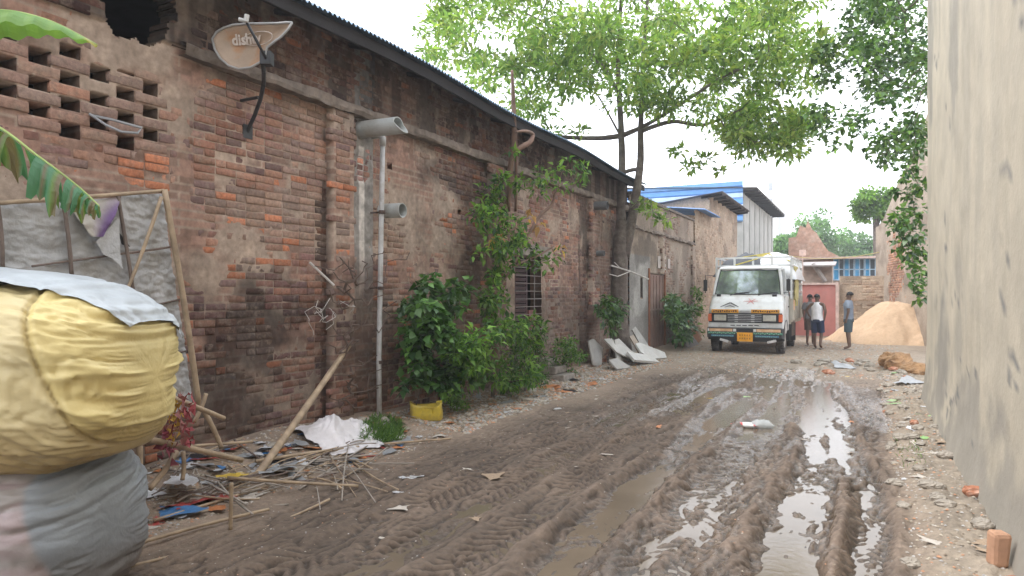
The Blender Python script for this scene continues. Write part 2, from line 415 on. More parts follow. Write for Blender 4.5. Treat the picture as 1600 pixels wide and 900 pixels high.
def ell(s, z, cs, cz, rs, rz, seed=0, soft=.5):
    q = np.sqrt(((s-cs)/rs)**2+((z-cz)/rz)**2)+(fbm(s*2.6+seed, z*2.6, 4, seed)-.5)*1.5
    return 1-sstep(1-soft, 1+soft*.4, q)

def w_off(s, z):
    o = 0*s
    for a, b, d in ((6.12, 6.5, .10), (9.95, 10.4, .10), (14.6, 15.1, .12)):
        o = o+d*((s > a) & (s < b) & (z < 3.84))
    o = o+.04*((z > 3.92))
    return o
JB = []
jy0, jz0, jc, jp = 2.44, 2.90, .104, .46
for k in range(8):
    zc = jz0+(k+.5)*jc; sh = 0 if k % 2 else .23
    for i in range(-9, 5):
        a = jy0+sh+i*jp
        if a+.15 > 4.12 or a < -1.2: continue
        JB.append((a+.3125, zc, .315, .088))
def w_hole(s, z):
    s = np.asarray(s, float); z = np.asarray(z, float)
    k = np.floor((z-jz0)/jc); fz = (z-jz0)/jc-k
    sh = np.where(k % 2 == 1, 0, .23); q = np.mod(s-jy0-sh, jp)
    hz = (q < .155) & (k >= 0) & (k < 7) & (fz > -.01) & (fz < 1.01) & (s < 4.02) & (s > -1)
    hz &= ~((s > 3.55) & (z > 3.55)) & ~((s > 3.1) & (z > 3.62))
    hz &= ~((k < 1) & (s < 3.0)) & ~((k < 2) & (s < 2.5))
    n = .10*(fbm(s*7, z*7, 3, 3)-.5)*2
    big = (((s-3.74+n)/.36)**2+((z-4.20+n)/.40)**2 < 1) & (z < 4.55)
    door = (s > 10.95) & (s < 12.1) & (z > .42) & (z < 2.36)
    sm_ = (abs(s-9.07) < .05) & (abs(z-2.93) < .035) | (abs(s-7.3) < .05) & (abs(z-3.35) < .04) | (abs(s-13.2) < .06) & (abs(z-2.62) < .04)
    return hz | big | door | sm_
def w_smear(s, z):
    a = fbm(s*2.2, z*2.2, 4, 91); b = fbm(s*.55, z*.55, 3, 92)
    m = sstep(.50, .66, a*.55+b*.45)*.9
    m = m+sstep(.0, .25, .25-np.abs(s-4.2)+.08*(a-.5))*(z > 2.1)*1.4                     # cement strip
    m = m+ell(s, z, 3.1, 3.75, 1.6, .22, 5)*1.3                                            # cement above the lattice
    m = m+ell(s, z, 4.9, 2.05, 1.3, .45, 7)*.5+ell(s, z, 2.6, 2.5, 1.7, .5, 8)*.8
    m = m+((s > 6.55) & (s < 6.95))*(.9*sstep(.3, .6, a)+.2)
    m = m+ell(s, z, 8.1, 2.5, 1.2, .9, 9)*.95+ell(s, z, 5.2, .9, 1.6, .8, 14)*.5+ell(s, z, 8.3, 1.0, 1.5, .9, 15)*.5
    m = m-ell(s, z, 5.3, 3.1, .9, .8, 10)*1.0
    m = m+sstep(9.0, 11, s)*.55+(z > 3.9)*.5*sstep(.35, .6, b)+((s > 10.45) & (s < 10.95) & (z < 2.6))*1.2
    return np.clip(m*.86-.24+.35*(fbm(s*9, z*9, 3, 95)-.5)*(m > .15), 0, 1.25)
def w_mcol(s, z):
    n = fbm(s*3, z*3, 4, 60)[..., None]; n2 = fbm(s*12, z*12, 3, 61)[..., None]
    c = np.array((.38, .295, .235))*(.62+.7*n)*(.8+.4*n2)
    # brick courses ghost through the thin wash of cement
    row = np.floor((z+.15)/.078); col_ = np.floor(s/.245+.5*(row % 2)); g_ = _h(col_, row, 5)[..., None]
    gh_ = np.clip(sstep(.35, .62, fbm(s*2.1, z*2.1, 4, 96))*.75, 0, 1)[..., None]*((np.mod(z+.15, .078) > .012) & (np.mod(s/.245+.5*(row % 2), 1) > .05))[..., None]
    c = c*(1-gh_)+np.array((.29, .165, .125))*(.65+.6*g_)*(.8+.4*n2)*gh_
    strip = ((s > 6.55) & (s < 6.95))[..., None]*sstep(1.2, 2.4, z)[..., None]
    c = c*(1-strip)+np.array((.30, .28, .26))*(.6+.8*n2)*strip
    return c
def w_bcol(s, z, r):
    pal = np.array(((.31, .150, .105), (.265, .135, .108), (.225, .122, .110), (.34, .185, .130), (.175, .105, .100), (.47, .185, .10)))
    p = r[:, 0]
    red = .04+.22*ell(s, z, 8.0, 2.9, 1.1, .35, 41)+.18*ell(s, z, 4.9, 2.2, 1.0, .4, 42)+.16*(s < 4.1)+.3*ell(s, z, 7.5, 1.7, .4, .5, 43)
    i = np.minimum((p*5).astype(int), 4); i = np.where(r[:, 1] < red, 5, i)
    c = pal[i]*(.78+.44*r[:, 2])[:, None]
    jm = ((s < 4.05) & (z > 2.88) & (z < 3.75))[:, None]; c = np.where(jm, c*.45+np.array((.33, .23, .185))*.6, c)
    w_ = np.clip(.55*sstep(.42, .66, fbm(s*1.6, z*1.6, 4, 97))*(i != 5)+.04, 0, .6)[:, None]      # cement wash on the bricks
    return c*(1-w_)+np.array((.33, .25, .195))*(.75+.4*r[:, 2])[:, None]*w_
def w_stain(s, z):
    n = fbm(s*1.4, z*1.4, 5, 70); n3 = fbm(s*5, z*1.2, 4, 71)
    m = np.ones_like(s, dtype=float)
    k = ell(s, z, 5.25, 1.25, .8, .55, 72)*.85
    k = np.maximum(k, ell(s, z, 4.7, .55, .8, .55, 73)*.85); k = np.maximum(k, .7*((s > 9.5)*(s < 9.95)+(s > 10.4)*(s < 10.7)+(s > 15.1)*(s < 15.6))*sstep(.38, .58, n3)); k = np.maximum(k, ell(s, z, 9.6, 3.4, 1.6, .35, 79)*.7)
    k = np.maximum(k, ell(s, z, 9.3, 1.95, .6, .5, 74)*.7)
    k = np.maximum(k, ell(s, z, 6.7, 1.1, .7, 1.0, 75)*.6)
    k = np.maximum(k, ell(s, z, 13, 1.0, 3.0, .9, 76)*.55)
    k = np.maximum(k, ell(s, z, 16, 2.4, 2.2, 1.6, 77)*.5)
    k = np.maximum(k, .38*sstep(.42, .62, n)*sstep(7.0, 9, s))
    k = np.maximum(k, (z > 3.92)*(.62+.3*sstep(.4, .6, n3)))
    k = np.maximum(k, .75*((s > 14.05)*(s < 14.6))*sstep(.35, .55, n3)*(z < 3.8))
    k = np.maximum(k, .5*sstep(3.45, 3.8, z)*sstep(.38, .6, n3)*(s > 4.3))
    k = np.maximum(k, .8*(np.abs(s-6.07) < .05)*sstep(.3, .5, n3)*(z < 3.8))
    k = np.maximum(k, .42*sstep(.40, .56, n)*sstep(2.0, 1.0, z))
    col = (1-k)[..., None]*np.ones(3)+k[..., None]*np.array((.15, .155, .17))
    wstr = .7*((s > 6.68)*(s < 6.78))*sstep(.5, .62, n3)*sstep(1.4, 2.0, z)*(z < 3.5)
    col = col*(1+1.4*wstr[..., None])
    return col
bw = thing('brick_warehouse', 'long old brick warehouse with brick lattice, patched cement and dark tin roof', 'building', (WX, 8, 0))
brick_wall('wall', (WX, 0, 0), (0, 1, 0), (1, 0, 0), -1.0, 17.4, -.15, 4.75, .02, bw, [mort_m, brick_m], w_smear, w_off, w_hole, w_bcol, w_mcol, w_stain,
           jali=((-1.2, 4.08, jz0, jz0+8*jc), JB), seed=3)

# ledge with crumbling edge
lm_ = MB()
def ledge(mb, X, s0, s1, z, d, hgt, seed, cc=(.20, .165, .14)):
    n = int((s1-s0)/.05)+2; s = np.linspace(s0, s1, n)
    prof = [(0, 0), (d*.9, .004), (d, hgt*.35), (d*.97, hgt), (0, hgt+.03)]
    XX = np.zeros((len(prof), n)); ZZ = np.zeros_like(XX); YY = np.tile(s, (len(prof), 1))
    for i, (a, b) in enumerate(prof):
        e = .045*(fbm(s*3.5, s*0+i*.6, 4, seed)-.5)*2
        XX[i] = X+a+(e if a > 0 else 0); ZZ[i] = z+b+.025*(fbm(s*4, s*0+i, 3, seed+3)-.5)*2
    c = (np.array(cc)*(.55+.9*fbm(YY*4, ZZ*9, 4, seed)[..., None]))
    mb.grid(XX, YY, ZZ, c)
ledge(lm_, WX+.0, 4.15, 17.42, 3.83, .13, .12, 4)
plas = mat('old_plaster', attr=True, rough=.93, var=.3, scale=9, bump=.6, bscale=60, spec=.2)
put('ledge', lm_, plas, bw)
# inside coloured near black to look unlit: floor, back and end walls
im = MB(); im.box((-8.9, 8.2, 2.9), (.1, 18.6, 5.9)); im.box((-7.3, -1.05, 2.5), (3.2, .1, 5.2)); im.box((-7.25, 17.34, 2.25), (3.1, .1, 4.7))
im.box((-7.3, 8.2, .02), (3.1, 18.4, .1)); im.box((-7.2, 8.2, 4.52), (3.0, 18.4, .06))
put('inner_wall', im, mat('unlit_dark', (.035, .033, .033), .95), bw)
# corrugated roof
def corr(mb, y0, y1, xa, za, xb, zb, pitch=.075, amp=.018, n=None, sag=None, col=(.5, .5, .5)):
    n = n or int((y1-y0)/(pitch/6)); y = np.linspace(y0, y1, n); m = 7
    T = np.linspace(0, 1, m)[:, None]; YY = np.tile(y, (m, 1))
    s_ = sag(y) if sag is not None else 0*y
    XX = xa+(xb-xa)*T+0*YY; ZZ = za+(zb-za)*T+amp*np.sin(2*pi*YY/pitch)+s_
    c = np.ones(YY.shape+(3,))*np.array(col)*(.75+.5*fbm(YY*2, XX*2, 3, 5)[..., None])
    mb.grid(XX, YY, ZZ, c)
tin_m = mat('weathered_tin', attr=True, rough=.6, var=.25, scale=4, bump=.1, metal=.25, spec=.4)
rf = MB(); rf.cur = (.10, .12, .14)
sag = lambda y: -.012*(y-5)+.03*np.sin(y*1.1)
corr(rf, -1.2, 17.5, -5.05, 4.66, -9.1, 5.95, sag=sag, col=(.13, .20, .28))
roof = put('roof', rf, tin_m, bw, smooth=True)
fs_ = MB(); y = np.linspace(-1.2, 17.5, 60)
for i in range(59):
    z0 = 4.60+sag(y[i]); z1 = 4.60+sag(y[i+1])
    fs_.add([(-5.12, y[i], z0-.10), (-5.12, y[i+1], z1-.10), (-5.12, y[i+1], z1+.035), (-5.12, y[i], z0+.035),
             (-5.16, y[i], z0-.10), (-5.16, y[i+1], z1-.10), (-5.16, y[i+1], z1+.035), (-5.16, y[i], z0+.035)], [(0, 1, 2, 3), (4, 7, 6, 5), (0, 4, 5, 1)])
put('eave_board', fs_, mat('dark_timber', (.022, .02, .022), .9, bump=.5), bw)
rt = MB()
for k in range(16):
    yy_ = -.6+k*1.18; z0 = 4.56+sag(yy_); rt.tube([(-5.14, yy_, z0), (-5.62, yy_, z0+.13), (-9, yy_, z0+1.2)], .035, 6)
split('rafter', rt, MATS['dark_timber'], bw)
# pipes on the warehouse
pvc = mat('grey_pvc', (.42, .44, .43), .45, var=.12, scale=5, bump=.06, tint=(.25, .22, .18), tamt=.5, tscale=4)
def pipe(s, z, L, r, name, label, m, cut=0, dx=0):
    mb = MB(); n = 28; rings = []
    for (x, rr_, sk) in ((-.12, r, 0), (L, r, cut), (L, r*.9, cut), (.02, r*.9, 0)):
        rings.append([(WX+x+(sk*(1 if abs(t) < 1.5 else -0)*0)+sk*np.clip(sin(t), -1, .3)*-1, s+rr_*cos(t), z-.02*x+rr_*sin(t)) for t in np.linspace(0, 2*pi, n, endpoint=False)])
    mb.loft(rings, cap=False); mb.add([rings[3][i] for i in range(n)], [tuple(range(n))])
    o = put(name, mb, m, bw, smooth=False); o['label'] = label; return o
a_ = onx(562, 203, WX); pipe(a_[1], a_[2], .62, .105, 'drain_spout', 'thick grey drain spout with slanted open end above the thin white downpipe', pvc, cut=.09)
a_ = onx(597, 330, WX); pipe(a_[1], a_[2], .33, .095, 'drain_spout', 'short round grey drain spout halfway up the wall', pvc)
a_ = onx(925, 396, WX); pipe(a_[1], a_[2], .30, .065, 'drain_spout', 'small dark spout far along the wall beside the tree', mat('dark_pvc', (.14, .145, .15), .5))
a_ = onx(922, 322, WX); pipe(a_[1], a_[2], .42, .10, 'drain_spout', 'dark stubby spout just under the ledge beside the tree', MATS['dark_pvc'])
dp = MB(); bx_ = [onx(598, 222, -5.42), onx(596, 330, -5.43), onx(594, 450, -5.42), onx(592, 560, -5.40), onx(593, 664, -5.38)]
dp.tube(bx_, .032, 12)
dpo = put('downpipe', dp, mat('white_pvc', (.50, .50, .50), .45, var=.15, scale=6, tint=(.28, .25, .22), tamt=.6, tscale=5), bw, smooth=True); dpo['label'] = 'thin white downpipe running to the ground'
el = MB(); el.tube([tuple(np.array(bx_[0])+(0, 0, -.05)), tuple(np.array(bx_[0])+(0, 0, .05)), tuple(np.array(bx_[0])+(-.05, 0, .09)), tuple(np.array(bx_[0])+(-.2, 0, .10))], .042, 12)
put('elbow', el, MATS['white_pvc'], dpo, smooth=True)
cl2 = MB()
for f in (.25, .52, .78):
    p = np.array(bx_[0])*(1-f)+np.array(bx_[-1])*f; cl2.tube([(p[0], p[1], p[2]-.02), (p[0], p[1], p[2]+.02)], .041, 12); cl2.box((p[0]-.1, p[1], p[2]), (.2, .02, .02))
split('pipe_clip', cl2, mat('rusty_iron', (.09, .06, .05), .8, bump=.4), dpo)
# doorway of the warehouse: lintel, iron bars, louvred shutter, step
lin = MB(); lin.cur = (.27, .24, .21); lin.box((WX+.02, 11.5, 2.47), (.16, 1.6, .2), jit=.012); put('lintel', lin, plas, bw)
sh_ = MB()
for k in range(22):
    sh_.box((WX-.14, 11.34, .52+k*.083), (.012, .72, .07), ry=.5)
sh_.box((WX-.15, 10.98, 1.4), (.04, .05, 1.9)); sh_.box((WX-.15, 11.72, 1.4), (.04, .05, 1.9))
shut = put('shutter', sh_, mat('purple_brown_paint', (.10, .065, .075), .7, bump=.3, tint=(.16, .08, .06)), bw)
rb = MB()
for k in range(13): rb.tube([(WX+.01, 10.96, .55+k*.145), (WX+.01, 12.09, .55+k*.145)], .008, 6)
rb.tube([(WX+.012, 11.75, .42), (WX+.012, 11.75, 2.36)], .012, 6)
put('iron_bars', rb, mat('bar_iron', (.20, .17, .16), .6), bw)
bp = MB(); bp.box((WX-.12, 11.92, .95), (.03, .33, .8)); put('red_panel', bp, mat('faded_red', (.28, .09, .08), .8, tint=(.15, .1, .09)), bw)
st = MB(); st.cur = (.30, .27, .24)
for k in range(3): st.box((WX+.17+.08*(2-k), 12.0, .07+k*.145), (.28+.16*(2-k)-.02*k, .55-.02*k, .135), jit=.012)
sto = put('steps', st, plas, bw, bevel=.02)

# ------------------------------------------------------------------ second building: plastered shed wall with cement and iron doors
def plainb(pal, jit=.44):
    pal = np.array(pal)
    return lambda s, z, r: pal[np.minimum((r[:, 0]*len(pal)).astype(int), len(pal)-1)]*(1-jit/2+jit*r[:, 2])[:, None]
X2 = -5.52
b2 = thing('plastered_shed', 'low grimy shed with grey cement patch and brown iron door just past the forked tree', 'building', (X2, 21, 0))
def s2(s, z):
    n = fbm(s*1.3, z*1.3, 5, 170)
    k = np.maximum(.75*ell(s, z, 18.6, 2.9, 1.6, .5, 171), .4*sstep(.45, .6, n)); k = np.maximum(k, .5*(z > 3.45)*sstep(.4, .6, fbm(s*3, z, 3, 9)))
    return (1-k)[..., None]*np.ones(3)+k[..., None]*np.array((.3, .29, .29))
def sm2(s, z): return np.clip((s < 20.2)*1.1+.25+.6*sstep(.45, .6, fbm(s*1.5, z*1.5, 4, 180)), 0, 1.2)
def mc2(s, z):
    n = fbm(s*2, z*2, 4, 160)[..., None]
    c = np.array((.36, .29, .23))*(.7+.6*n)
    g = ((s < 19.4)*(z < 2.75)+0.)[..., None]*.9
    return c*(1-g)+np.array((.34, .33, .31))*(.75+.5*n)*g
brick_wall('wall', (X2, 0, 0), (0, 1, 0), (1, 0, 0), 17.42, 25.0, -.15, 4.30, .045, b2, [mort_m, brick_m], sm2,
           lambda s, z: .08*((s > 20.5) & (s < 20.8) & (z < 3.4))+.08*((s > 24.6) & (z < 3.4)), lambda s, z: (np.abs(s-17.95) < 99) & (s > 18.42) & (s < 18.66) & (z > 1.55) & (z < 2.1) | (s > 19.25) & (s < 20.95) & (z > .0) & (z < 2.25),
           plainb(((.30, .19, .14), (.25, .16, .125), (.34, .23, .165))), mc2, s2, seed=21)
l2 = MB(); ledge(l2, X2, 17.45, 25.0, 3.42, .1, .09, 14, (.22, .18, .15)); put('ledge', l2, plas, b2)
cp = MB(); cp.cur = (.2, .17, .15); cp.box((X2-.1, 21.2, 4.33), (.34, 7.6, .07), jit=.01); put('coping', cp, plas, b2)
bk2 = MB(); bk2.box((X2-1.2, 21.2, 2.1), (1.6, 7.5, 4.3)); put('inner_wall', bk2, MATS['unlit_dark'], b2)
d2 = MB(); d2.box((X2-.03, 20.1, 1.13), (.05, 1.66, 2.22))
for k in range(5): d2.tube([(X2+.002, 19.45+k*.33, .05), (X2+.002, 19.45+k*.33, 2.2)], .012, 6)
d2.box((X2+.005, 20.1, 1.2), (.03, 1.6, .05))
do2 = put('iron_door', d2, mat('brown_iron', (.20, .12, .095), .75, var=.3, scale=2, bump=.4, tint=(.27, .20, .16), tscale=1.2, tamt=.7), b2)
ff = MB(); ff.box((X2+.02, 19.22, 1.2), (.06, .07, 2.4)); ff.box((X2+.02, 20.98, 1.2), (.06, .07, 2.4)); split('door_frame', ff, mat('orange_rust', (.30, .12, .06), .8, bump=.4), b2)
w2 = MB()
for k in range(3): w2.tube([(X2-.03, 18.46+k*.08, 1.55), (X2-.03, 18.46+k*.08, 2.1)], .01, 5)
put('window_bars', w2, MATS['rusty_iron'], b2)
po = MB()
for (yy_, hh_) in ((20.3, .36), (20.9, .44), (21.45, .3)): po.box((X2+.03, yy_, 2.62), (.01, .3, hh_))
split('pasted_poster', po, mat('faded_paper', (.5, .45, .42), .9, tint=(.4, .25, .22), tscale=6), b2)

# third building: tan brick house with mono pitch roof
X3 = -5.45
b3 = thing('tan_brick_house', 'tan brick house with overhanging tin roof behind the truck cab on its left', 'building', (X3, 29, 0))
pal3 = ((.43, .31, .225), (.37, .265, .195), (.48, .36, .26))
sm3 = lambda s, z: .35+.3*sstep(.5, .7, fbm(s, z, 3, 191)); mc3 = lambda s, z: np.array((.42, .33, .25))*(.75+.5*fbm(s*2, z*2, 4, 161)[..., None])
one = lambda s, z: (1-.35*sstep(.5, .7, fbm(s*.9, z*.9, 4, 175)))[..., None]*np.ones(3)
brick_wall('wall', (X3, 0, 0), (0, 1, 0), (1, 0, 0), 25.02, 34.2, -.1, 5.75, .06, b3, [mort_m, brick_m], sm3, None, None, plainb(pal3, .3), mc3, one, seed=31, course=.10, L=.28,
           ztop=lambda s: np.where(s < 27.6, 4.75, 5.60-.02*(s-27.6)))
brick_wall('gable_wall', (X3, 27.6, 0), (-1, 0, 0), (0, -1, 0), .0, 4.6, 3.8, 5.9, .06, b3, [mort_m, brick_m], lambda s, z: .75+0*s, None, None, plainb(((.56, .42, .30), (.5, .38, .28)), .2), lambda s, z: np.array((.55, .42, .31))*(.85+.3*fbm(s*2, z*2, 3, 3)[..., None]), None, seed=32,
           ztop=lambda s: 5.58-.13*s)
im3 = MB(); im3.box((X3-2.3, 30.9, 2.4), (4.2, 6.2, 4.9)); put('inner_wall', im3, MATS['unlit_dark'], b3)
r3 = MB(); corr(r3, 27.3, 34.6, X3+.55, 5.66, X3-4.9, 5.0, pitch=.12, amp=.02, col=(.17, .16, .16)); r3o = put('roof', r3, tin_m, b3, smooth=True)
r3b = MB(); corr(r3b, 25.0, 28.0, X3+.35, 4.72, X3-2.6, 5.05, pitch=.14, amp=.025, col=(.13, .26, .52)); put('lower_roof', r3b, mat('blue_tin', attr=True, rough=.45, var=.15, bump=.05, metal=.1), b3, smooth=True)
rr3 = MB()
for k in range(8): rr3.tube([(X3+.5, 27.5+k*.95, 5.56), (X3-.3, 27.5+k*.95, 5.48)], .05, 6)
split('rafter', rr3, MATS['dark_timber'], b3)

# fourth: shed with blue and white striped tin front
X4 = -5.6
b4 = thing('blue_striped_shed', 'tall grey shed with blue and white striped tin front behind the tan brick house', 'building', (X4, 42, 0))
bl = MB(); bl.cur = (1, 1, 1)
z_ = 5.4; cols = [(.14, .32, .62), (.18, .38, .66), (.55, .66, .80), (.13, .36, .75), (.42, .56, .76), (.11, .30, .66)]
k = 0
while z_ < 7.25:
    bl.cur = cols[k % 6]; h_ = .30
    bl.add([(X4-9, 36.7, z_), (X4+.05, 36.7, z_), (X4+.05, 36.62, z_+.06), (X4-9, 36.62, z_+.06), (X4+.05, 36.62, z_+h_-.02), (X4-9, 36.62, z_+h_-.02), (X4+.05, 36.7, z_+h_), (X4-9, 36.7, z_+h_)],
           [(0, 1, 2, 3), (3, 2, 4, 5), (5, 4, 6, 7)]); z_ += h_; k += 1
put('tin_front', bl, mat('striped_tin', attr=True, rough=.5, var=.12, scale=3, bump=.05), b4)
gw = MB(); gw.cur = (.40, .40, .38); gw.box((X4-3, 43.4, 3.45), (6.0, 13.2, 6.9))
for k in range(7): gw.cur = (.37, .37, .35); gw.box((X4+.02, 37.3+k*2.0, 3.4), (.05, .4, 6.8))
put('wall', gw, mat('grey_render', attr=True, rough=.9, var=.18, scale=1.2, bump=.2, tint=(.28, .28, .26), tscale=.8), b4)
r4 = MB(); corr(r4, 36.5, 50.3, X4+.75, 7.10, X4-9, 7.75, pitch=.2, amp=.03, col=(.20, .19, .18)); r4o = put('roof', r4, tin_m, b4, smooth=True)
e4 = MB()
for k in range(13): e4.box((X4+.35, 36.9+k*1.08, 6.98), (.8, .09, .12))
split('rafter', e4, MATS['dark_timber'], b4)
hd = MB(); hd.add([(X4+.01, 40.2, 3.9), (X4+.01, 42.4, 3.9), (X4+.9, 42.4, 3.45), (X4+.9, 40.2, 3.45), (X4+.01, 40.2, 3.8), (X4+.01, 42.4, 3.8), (X4+.9, 42.4, 3.37), (X4+.9, 40.2, 3.37)], [(0, 1, 2, 3), (4, 7, 6, 5), (3, 2, 6, 7), (0, 3, 7, 4)])
hd.box((X4+.02, 41.3, 2.6), (.06, 1.9, 1.9)); put('window_hood', hd, mat('dark_tin', (.10, .10, .10), .6), b4)
# distant white block tower
t5 = thing('white_tower_block', 'narrow pale concrete tower block far away right of the striped shed roof', 'building', (-9.5, 70, 0))
c5 = at(1209, 300, 75)
tb = MB(); tb.cur = (.72, .73, .76); tb.box((c5[0], c5[1], 7), (1.1, 4, 14.5)); tb.box((c5[0]+.9, c5[1]+1, 5.9), (.7, 3, 12)); tb.box((c5[0], c5[1], 14.8), (.5, 1.5, 1.6))
put('wall', tb, mat('pale_concrete', attr=True, rough=.9, var=.06), t5)
tw = MB()
for k in range(5): tw.box((c5[0]-.1, c5[1]-2.02, 6.4+k*1.7), (.35, .04, .8))
split('window', tw, mat('dim_glass', (.35, .38, .42), .2), t5)

# ------------------------------------------------------------------ right side: near rendered wall with rounded end
nw = MB()
prof = []
for k in range(13):
    a = pi/2-(pi/2)*k/12; prof.append(None)
def near_wall(mb):
    path = []                     # plan outline, alley face first: from behind the camera to the far end and round the corner
    for yy_ in np.concatenate((np.arange(-6, 11.9, .12),)): path.append((.84, yy_, (-1, 0)))
    for k in range(1, 15):
        t = (pi/2)*k/14; path.append((.84+.42*(1-cos(t)), 11.95+.42*sin(t)*1.0, (-cos(t), sin(t))))
    path.append((2.2, 12.37, (0, 1)))
    zz = np.concatenate((np.linspace(-.2, 1.2, 36), np.linspace(1.25, 8.2, 90)))
    px_ = np.array([p[0] for p in path]); py_ = np.array([p[1] for p in path]); nn = np.array([p[2] for p in path])
    S_ = np.arange(len(path))*.12
    SS, ZZ = np.meshgrid(S_, zz)
    # hand-laid render: gentle waves, flared foot
    h = .016*(fbm(SS*1.2, ZZ*1.2, 3, 301)-.5)*2+.004*(fbm(SS*6, ZZ*6, 3, 302)-.5)*2+.10*np.exp(-(np.clip(ZZ, 0, 9)/.42)**1.3)-.04*np.clip(ZZ-1, 0, 3)*0
    X = px_[None]+nn[None, :, 0]*h; Y = py_[None]+nn[None, :, 1]*h
    n1 = fbm(SS*.8, ZZ*.35, 4, 303); st_ = fbm(SS*2.5, ZZ*.3, 4, 304); n2 = fbm(SS*2.5, ZZ*2.5, 4, 305)
    c = np.array((.49, .43, .335))*(.88+.2*n1[..., None])*(.93+.14*fbm(SS*9, ZZ*3, 3, 311)[..., None])
    k = .15*sstep(.50, .70, st_)+.10*sstep(.50, .68, n2)
    # black mould band creeping up from the foot, dark run near the far corner
    k = np.maximum(k, .85*sstep(.010, .003, np.abs(fbm(SS*1.1, ZZ*.9, 5, 320)-.5))*sstep(.5, .6, fbm(SS*.6, ZZ*.6, 2, 321)))
    k = np.maximum(k, .22*sstep(.60, .70, fbm(SS*14, ZZ*11, 3, 322))*sstep(1.6, .2, ZZ))
    k = np.maximum(k, .50*sstep(.0, .45, .25+.95*fbm(SS*.45, ZZ*0+2, 2, 312)+1.3*(n2-.5)-ZZ))
    k = np.maximum(k, .55*ell(SS, ZZ, 15.8, 1.0, .8, 1.0, 306)); k = np.maximum(k, .5*ell(SS, ZZ, 17.5, 5.2, .5, 1.3, 307)); k = np.maximum(k, .35*ell(SS, ZZ, 14.2, 1.3, .35, .8, 309))
    k = np.maximum(k, .45*ell(SS, ZZ, 14.6, 4.2, .4, 1.1, 308))
    c = c*(1-k[..., None])+np.array((.15, .15, .15))*k[..., None]
    mb.grid(X, Y, ZZ, c)
near_wall(nw)
nwt = thing('rendered_wall', 'tall beige cement rendered wall with black mould at its foot, nearest on the right', 'wall', (.85, 6, 0))
put('wall_face', nw, mat('cement_render', attr=True, rough=.9, var=.09, scale=3, bump=.5, bscale=16, bdist=.012, spec=.25), nwt, smooth=True)
nb_ = MB(); nb_.cur = (.4, .36, .3); nb_.box((1.75, 3.1, 4.0), (1.0, 18.2, 8.3)); put('wall_core', nb_, MATS['cement_render'], nwt)

# right side further on: old boundary wall with sloping top
P0 = np.array((2.2, 22.1, 0)); P1 = np.array((.44, 33.2, 0)); D = (P1-P0); LN = np.linalg.norm(D); D /= LN; NR = np.array((-D[1], D[0], 0)); NR = NR if NR[0] < 0 else -NR
def smr(s, z): return np.clip(1.15-1.5*ell(s, z, 7.5, 2.6, 1.6, 1.6, 401)+.4*(fbm(s*2, z*2, 3, 3)-.5), -.2, 1.2)
def str_(s, z):
    k = np.maximum(.45*sstep(.48, .66, fbm(s*.9, z*2, 5, 402)), .5*sstep(1.2, .3, z+.6*(fbm(s*2, z, 3, 403)-.5)))
    return (1-k)[..., None]*np.ones(3)+k[..., None]*np.array((.4, .38, .36))
brw = thing('old_boundary_wall', 'old part plastered brick wall with rising sloped top behind the sand heap on the right', 'wall', tuple(P0))
brick_wall('wall', P0, D, NR, 0, LN, -.1, 7.8, .06, brw, [mort_m, brick_m], smr, None, None, plainb(((.42, .20, .12), (.36, .19, .13), (.48, .27, .17))),
           lambda s, z: np.array((.38, .31, .245))*(.7+.6*fbm(s*1.5, z*1.5, 4, 404)[..., None]), str_, seed=41, ztop=lambda s: 7.6-1.4*sstep(1.5, 6, s)-1.7*sstep(5, 11, s)+.08*(fbm(s*3, s*0, 3, 4)-.5), course=.09)
bb = MB(); bb.cur = (.34, .28, .22)
for i in range(12):
    a, b = i/12*LN, (i+1)/12*LN; zt = [7.5-1.4*float(sstep(1.5, 6, q))-1.7*float(sstep(5, 11, q)) for q in (a, b)]
    A = P0+D*a-NR*.06; B = P0+D*b-NR*.06; off_ = -NR*.25
    bb.add([A+(0, 0, -.1), B+(0, 0, -.1), B+(0, 0, zt[1]), A+(0, 0, zt[0]), A+off_+(0, 0, -.1), B+off_+(0, 0, -.1), B+off_+(0, 0, zt[1]), A+off_+(0, 0, zt[0])], [(0, 1, 2, 3), (4, 7, 6, 5), (3, 2, 6, 7), (1, 5, 6, 2)])
put('wall_core', bb, plas, brw)

# ------------------------------------------------------------------ end of the lane
YE = 29.0
gt = thing('red_gate', 'faded red sheet metal gate at the far end of the lane behind the walking men', 'gate', (-1.8, YE, 0))
ga = ony(1236, 443, YE); gb_ = ony(1308, 443, YE)
g1 = MB(); cx_ = (ga[0]+gb_[0])/2; wg = gb_[0]-ga[0]
g1.box((cx_, YE, ga[2]/2), (wg, .05, ga[2]-.08))
put('gate_leaf', g1, mat('red_sheet', (.44, .17, .15), .65, var=.15, scale=1.2, bump=.15, tint=(.34, .16, .14), tscale=1.5), gt)
g2 = MB(); g2.box((cx_, YE-.03, ga[2]-.02), (wg+.06, .1, .07)); g2.box((ga[0], YE-.03, ga[2]/2), (.07, .1, ga[2])); g2.box((gb_[0], YE-.03, ga[2]/2), (.1, .12, ga[2]+.1)); put('gate_frame', g2, mat('pale_pink_frame', (.55, .42, .38), .7), gt)
ew = thing('low_brick_wall', 'pale brick end wall between the red gate and the sand heap', 'wall', (.2, YE+.1, 0))
e0 = gb_[0]+.08
brick_wall('wall', (e0, YE+.05, 0), (1, 0, 0), (0, -1, 0), 0, 1.5, -.1, 2.35, .06, ew, [mort_m, brick_m], lambda s, z: .3+0*s, None, None, plainb(((.46, .34, .25), (.40, .28, .2), (.5, .39, .29)), .3), mc3, one, seed=51, course=.1, L=.28)
